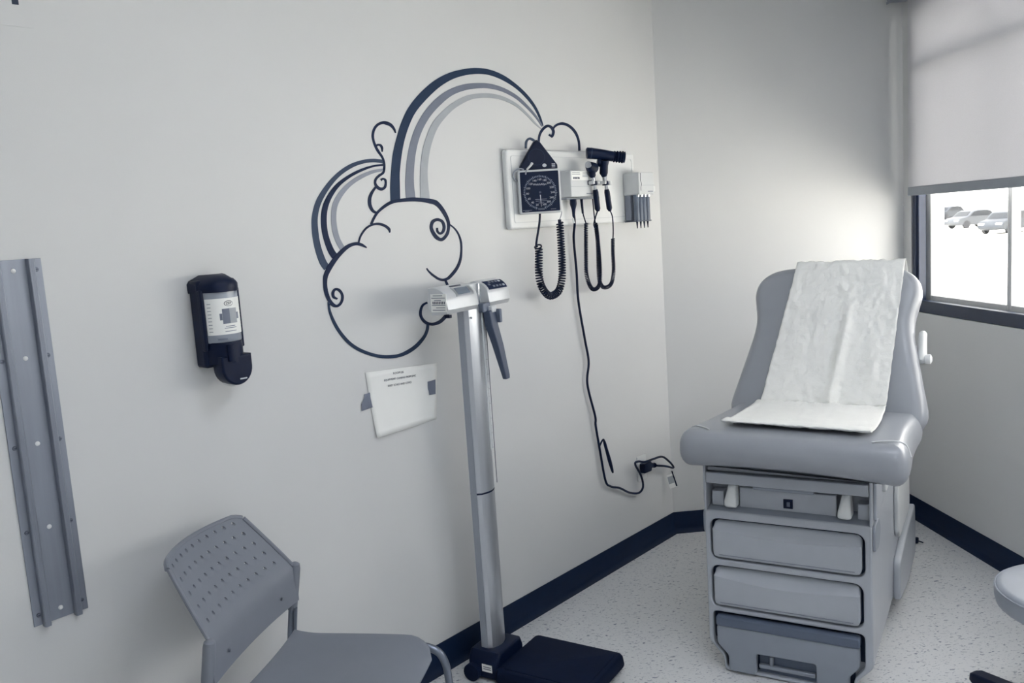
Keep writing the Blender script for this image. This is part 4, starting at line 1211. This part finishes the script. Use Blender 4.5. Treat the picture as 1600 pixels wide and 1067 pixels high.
for zi in range(len(zb)-1):
    for ui in range(len(ub)-1):
        u0, u1, z0, z1 = ub[ui], ub[ui+1], zb[zi], zb[zi+1]
        ishole = zi >= 5 and 2 <= ui < 2 + cols
        if not ishole:
            um, zm = (u0+u1)/2, (z0+z1)/2
            hz, hu = zi >= 5, 2 <= ui < 2 + cols
            P_ = [(u0, z0), (u1, z0)]
            if hz and ui == 1: P_.append((u1, zm))
            P_.append((u1, z1))
            if zi == 4 and hu: P_.append((um, z1))
            P_.append((u0, z1))
            if hz and ui == 2 + cols: P_.append((u0, zm))
            b.f.append(tuple(gv(*p) for p in P_))
        else:
            cu_, cz_ = (u0+u1)/2, (z0+z1)/2
            hwv = bhw(cz_)
            um, zm = cu_, cz_
            outer_ = [(u1, zm), (u1, z1), (um, z1), (u0, z1), (u0, zm), (u0, z0), (um, z0), (u1, z0)]
            inner_ = [(cu_ + .005/hwv*math.cos(math.pi/4*k), cz_ + .005*math.sin(math.pi/4*k)) for k in range(8)]
            oi = [gv(*p) for p in outer_]; ii = [gv(*p) for p in inner_]
            for k in range(8):
                k2 = (k+1) % 8
                b.f.append((oi[k], oi[k2], ii[k2], ii[k]))
# add mid-edge vertices to neighbours is not needed: seams coincide geometrically
# thickness: a rear skin pushed back, and rim faces around the outline and every hole
nv_ = len(b.v)
cnt = {}
for f in b.f:
    for k in range(len(f)):
        cnt[(f[k], f[(k+1) % len(f)])] = 1
rim = [(p, q_) for (p, q_) in cnt if (q_, p) not in cnt]
TT = Vector((-.0085, 0, .003))
front_f = list(b.f)
b.v += [tuple(Vector(p) + TT) for p in b.v]
b.f += [tuple(reversed([i + nv_ for i in f])) for f in front_f]
b.f += [(q_, p, p + nv_, q_ + nv_) for p, q_ in rim]
bk = b.build('backrest', 'chair', t, angle=35)
# rolled top edge
top = [bpoint(-1 + 2*k/30, (.8048 - (.010*((abs(-1+2*k/30)-.85)/.15)**2 if abs(-1+2*k/30) > .85 else 0))) for k in range(31)]
MB().tube([(p[0]-.004, p[1], p[2]) for p in top], .0062, 8).build('rolled_edge', 'chair', bk)
for sy in (-1, 1):
    yy = sy*.222
    MB().tube([bpoint(sy*1.0, z) for z in (.64, .68, .72, .76, .780, .794)], .0058, 8).build('side_bead', 'chair', bk)
    MB().tube([(-.226, yy, .52), (-.219, yy, .56), (-.206, yy, .635), (-.204, yy, .648), (-.203, yy, .652)], [.0135, .0145, .0145, .0125, .006], 16).build('post_sleeve', 'chair', t)
    MB().tube(catmull([(-.240, yy*.975, .40), (-.234, yy*.985, .46), (-.225, yy, .53)], 4), .0095, 12).build('back_post', 'chair_metal', t)
    MB().tube([(-.222, yy*.96, .44), (-.212, yy*.97, .525)], .005, 8).build('post_rib', 'chair_metal', t)
    MB().tube(catmull([(-.185, yy*.97, .43), (-.10, yy*.97, .425), (.10, yy*.97, .425), (.165, yy*.97, .418), (.195, yy*.98, .385), (.205, yy, .30), (.225, yy*1.03, .004)], 6), .0105, 12).build('front_leg', 'chair_metal', t)
    MB().tube(catmull([(-.188, yy*.97, .43), (-.215, yy*1.0, .30), (-.265, yy*1.04, .004)], 5), .0105, 12).build('rear_leg', 'chair_metal', t)
    for x in (.225, -.265):
        MB().lathe([(.013, .0), (.014, .02), (.0115, .024)], (x, yy*1.035, 0), 12).build('foot_cap', 'black_rough', t)
for x in (-.14, .11):
    MB().tube([(x, -.215, .424), (x, .215, .424)], .009, 10).build('cross_rail', 'chair_metal', t)
for u in (-.62, .62):
    p = bpoint(u, .585)
    MB().lathe([(.004, 0), (.004, .002), (.001, .003)], n=10).xf(Matrix.Rotation(math.radians(90), 4, 'Y')).mv(p[0]+.004, p[1], p[2]).build('screw', 'screw', bk)

# ------------------------------------------------------------------ stool
t = thing('exam_stool', 'round grey vinyl stool on black star base at the right edge', 'stool', (1.625, 2.085, 0), math.radians(20))
b = MB(); b.lathe([(.16, .385), (.186, .388), (.194, .396), (.198, .412), (.199, .430), (.196, .442), (.190, .449), (.178, .4525), (.10, .456), (.02, .457)], n=48)
b.build('seat', 'stool', t, angle=60)
b = MB()
ring = [(.1965*math.cos(2*math.pi*k/48), .1965*math.sin(2*math.pi*k/48), .4415) for k in range(49)]
b.tube(ring, .0028, 6); b.build('seat_piping', 'grey_plastic', t)
MB().lathe([(.10, .365), (.13, .385)], n=28).build('seat_plate', 'black', t)
MB().lathe([(.026, .09), (.026, .24), (.018, .241), (.018, .37)], n=20).build('column', 'chrome', t)
MB().lathe([(.045, .055), (.045, .085), (.03, .10)], n=24).build('hub', 'black', t)
for k in range(5):
    a = math.radians(72*k + 92)
    m4 = Matrix.Rotation(a, 4, 'Z')
    b = MB(); rings = []
    for x, hw, z0_, z1_ in ((.03, .030, .055, .096), (.12, .029, .052, .092), (.22, .028, .050, .086), (.29, .027, .050, .082), (.308, .018, .054, .076)):
        rings.append([(x, -hw, z0_), (x, hw, z0_), (x, hw*.85, z1_), (x, -hw*.85, z1_)])
    b.loft(rings); lg = b.xf(m4).build('star_leg', 'black', t, 0.006, 3)
    b = MB(); b.lathe([(.014, -.016), (.024, -.014), (.024, .014), (.014, .016)], n=16)
    b.xf(m4 @ Matrix.Translation((.262, 0, .024)) @ Matrix.Rotation(math.radians(90), 4, 'X')).build('caster', 'black_rough', t)

# power lead end lying behind the table
t = thing('floor_plug', 'small black plug lying on the floor behind the exam table', 'plug', (1.985, 3.56, 0), math.radians(-40))
plate([rrect(.0, .014, .05, .026, .006)], .022, .004).build('plug_body', 'black', t)
MB().tube(catmull([(-.02, 0, .014), (-.06, .01, .010), (-.12, .0, .006), (-.2, .03, .006)], 5), .004, 8).build('lead', 'black', t)
MB().tube([(.025, 0, .012), (.045, -.006, .010)], .003, 6).build('prong', 'black', t)

# ------------------------------------------------------------------ parked cars far outside
def car(label, x, y, rz, m, sc=1.0):
    t = thing('parked_car', label, 'car', (x, y, -.52), rz, 'parked cars outside')
    P = [(-2.15, .35), (-2.2, .62), (-2.1, .86), (-1.55, .95), (-1.05, 1.38), (-.6, 1.46), (.35, 1.46), (.75, 1.36), (1.25, .98), (1.95, .86), (2.18, .66), (2.2, .38), (1.9, .26), (-1.9, .26)]
    b = plate([rpoly(P, .15)], 1.75, .09, 2)
    bd = b.build('body', m, t)
    G_ = rpoly([(-1.32, .98), (-.95, 1.33), (-.58, 1.39), (.32, 1.39), (.66, 1.31), (1.02, .98)], .06)
    for y_ in (-.872, .872): plate([G_], .02).mv(0, y_, 0).build('side_window', 'car_glass', bd)
    MB().add([(1.27, -.72, 1.0), (1.27, .72, 1.0), (.80, .62, 1.365), (.80, -.62, 1.365), (1.23, -.72, .99), (1.23, .72, .99), (.76, .62, 1.36), (.76, -.62, 1.36)], [(0,1,2,3), (7,6,5,4), (0,4,5,1), (1,5,6,2), (2,6,7,3), (3,7,4,0)]).build('windscreen', 'car_glass', bd)
    for x_ in (-1.3, 1.35):
        for y_ in (-.80, .80):
            MB().lathe([(.2, -.1), (.32, -.1), (.33, -.06), (.33, .06), (.32, .1), (.2, .1)], n=20).xf(Matrix.Translation((x_, y_, .33)) @ RX90).build('wheel', 'tyre', t)
    for y_ in (-.6, .6):
        MB().box(2.12, 2.2, y_-.2, y_+.2, .62, .74).build('headlamp', 'white_plastic', bd)
    for o_ in [t]: o_.scale = (sc, sc, sc)
car('grey parked car farthest right in the row outside the window', 31.2, 45.8, math.radians(205), 'car_a', .82)
car('pale parked car left of the grey one outside the window', 36.5, 57.5, math.radians(190), 'car_b', .82)
car('grey parked car in the far upper row outside the window', 52.0, 86.0, math.radians(200), 'car_a', .9)
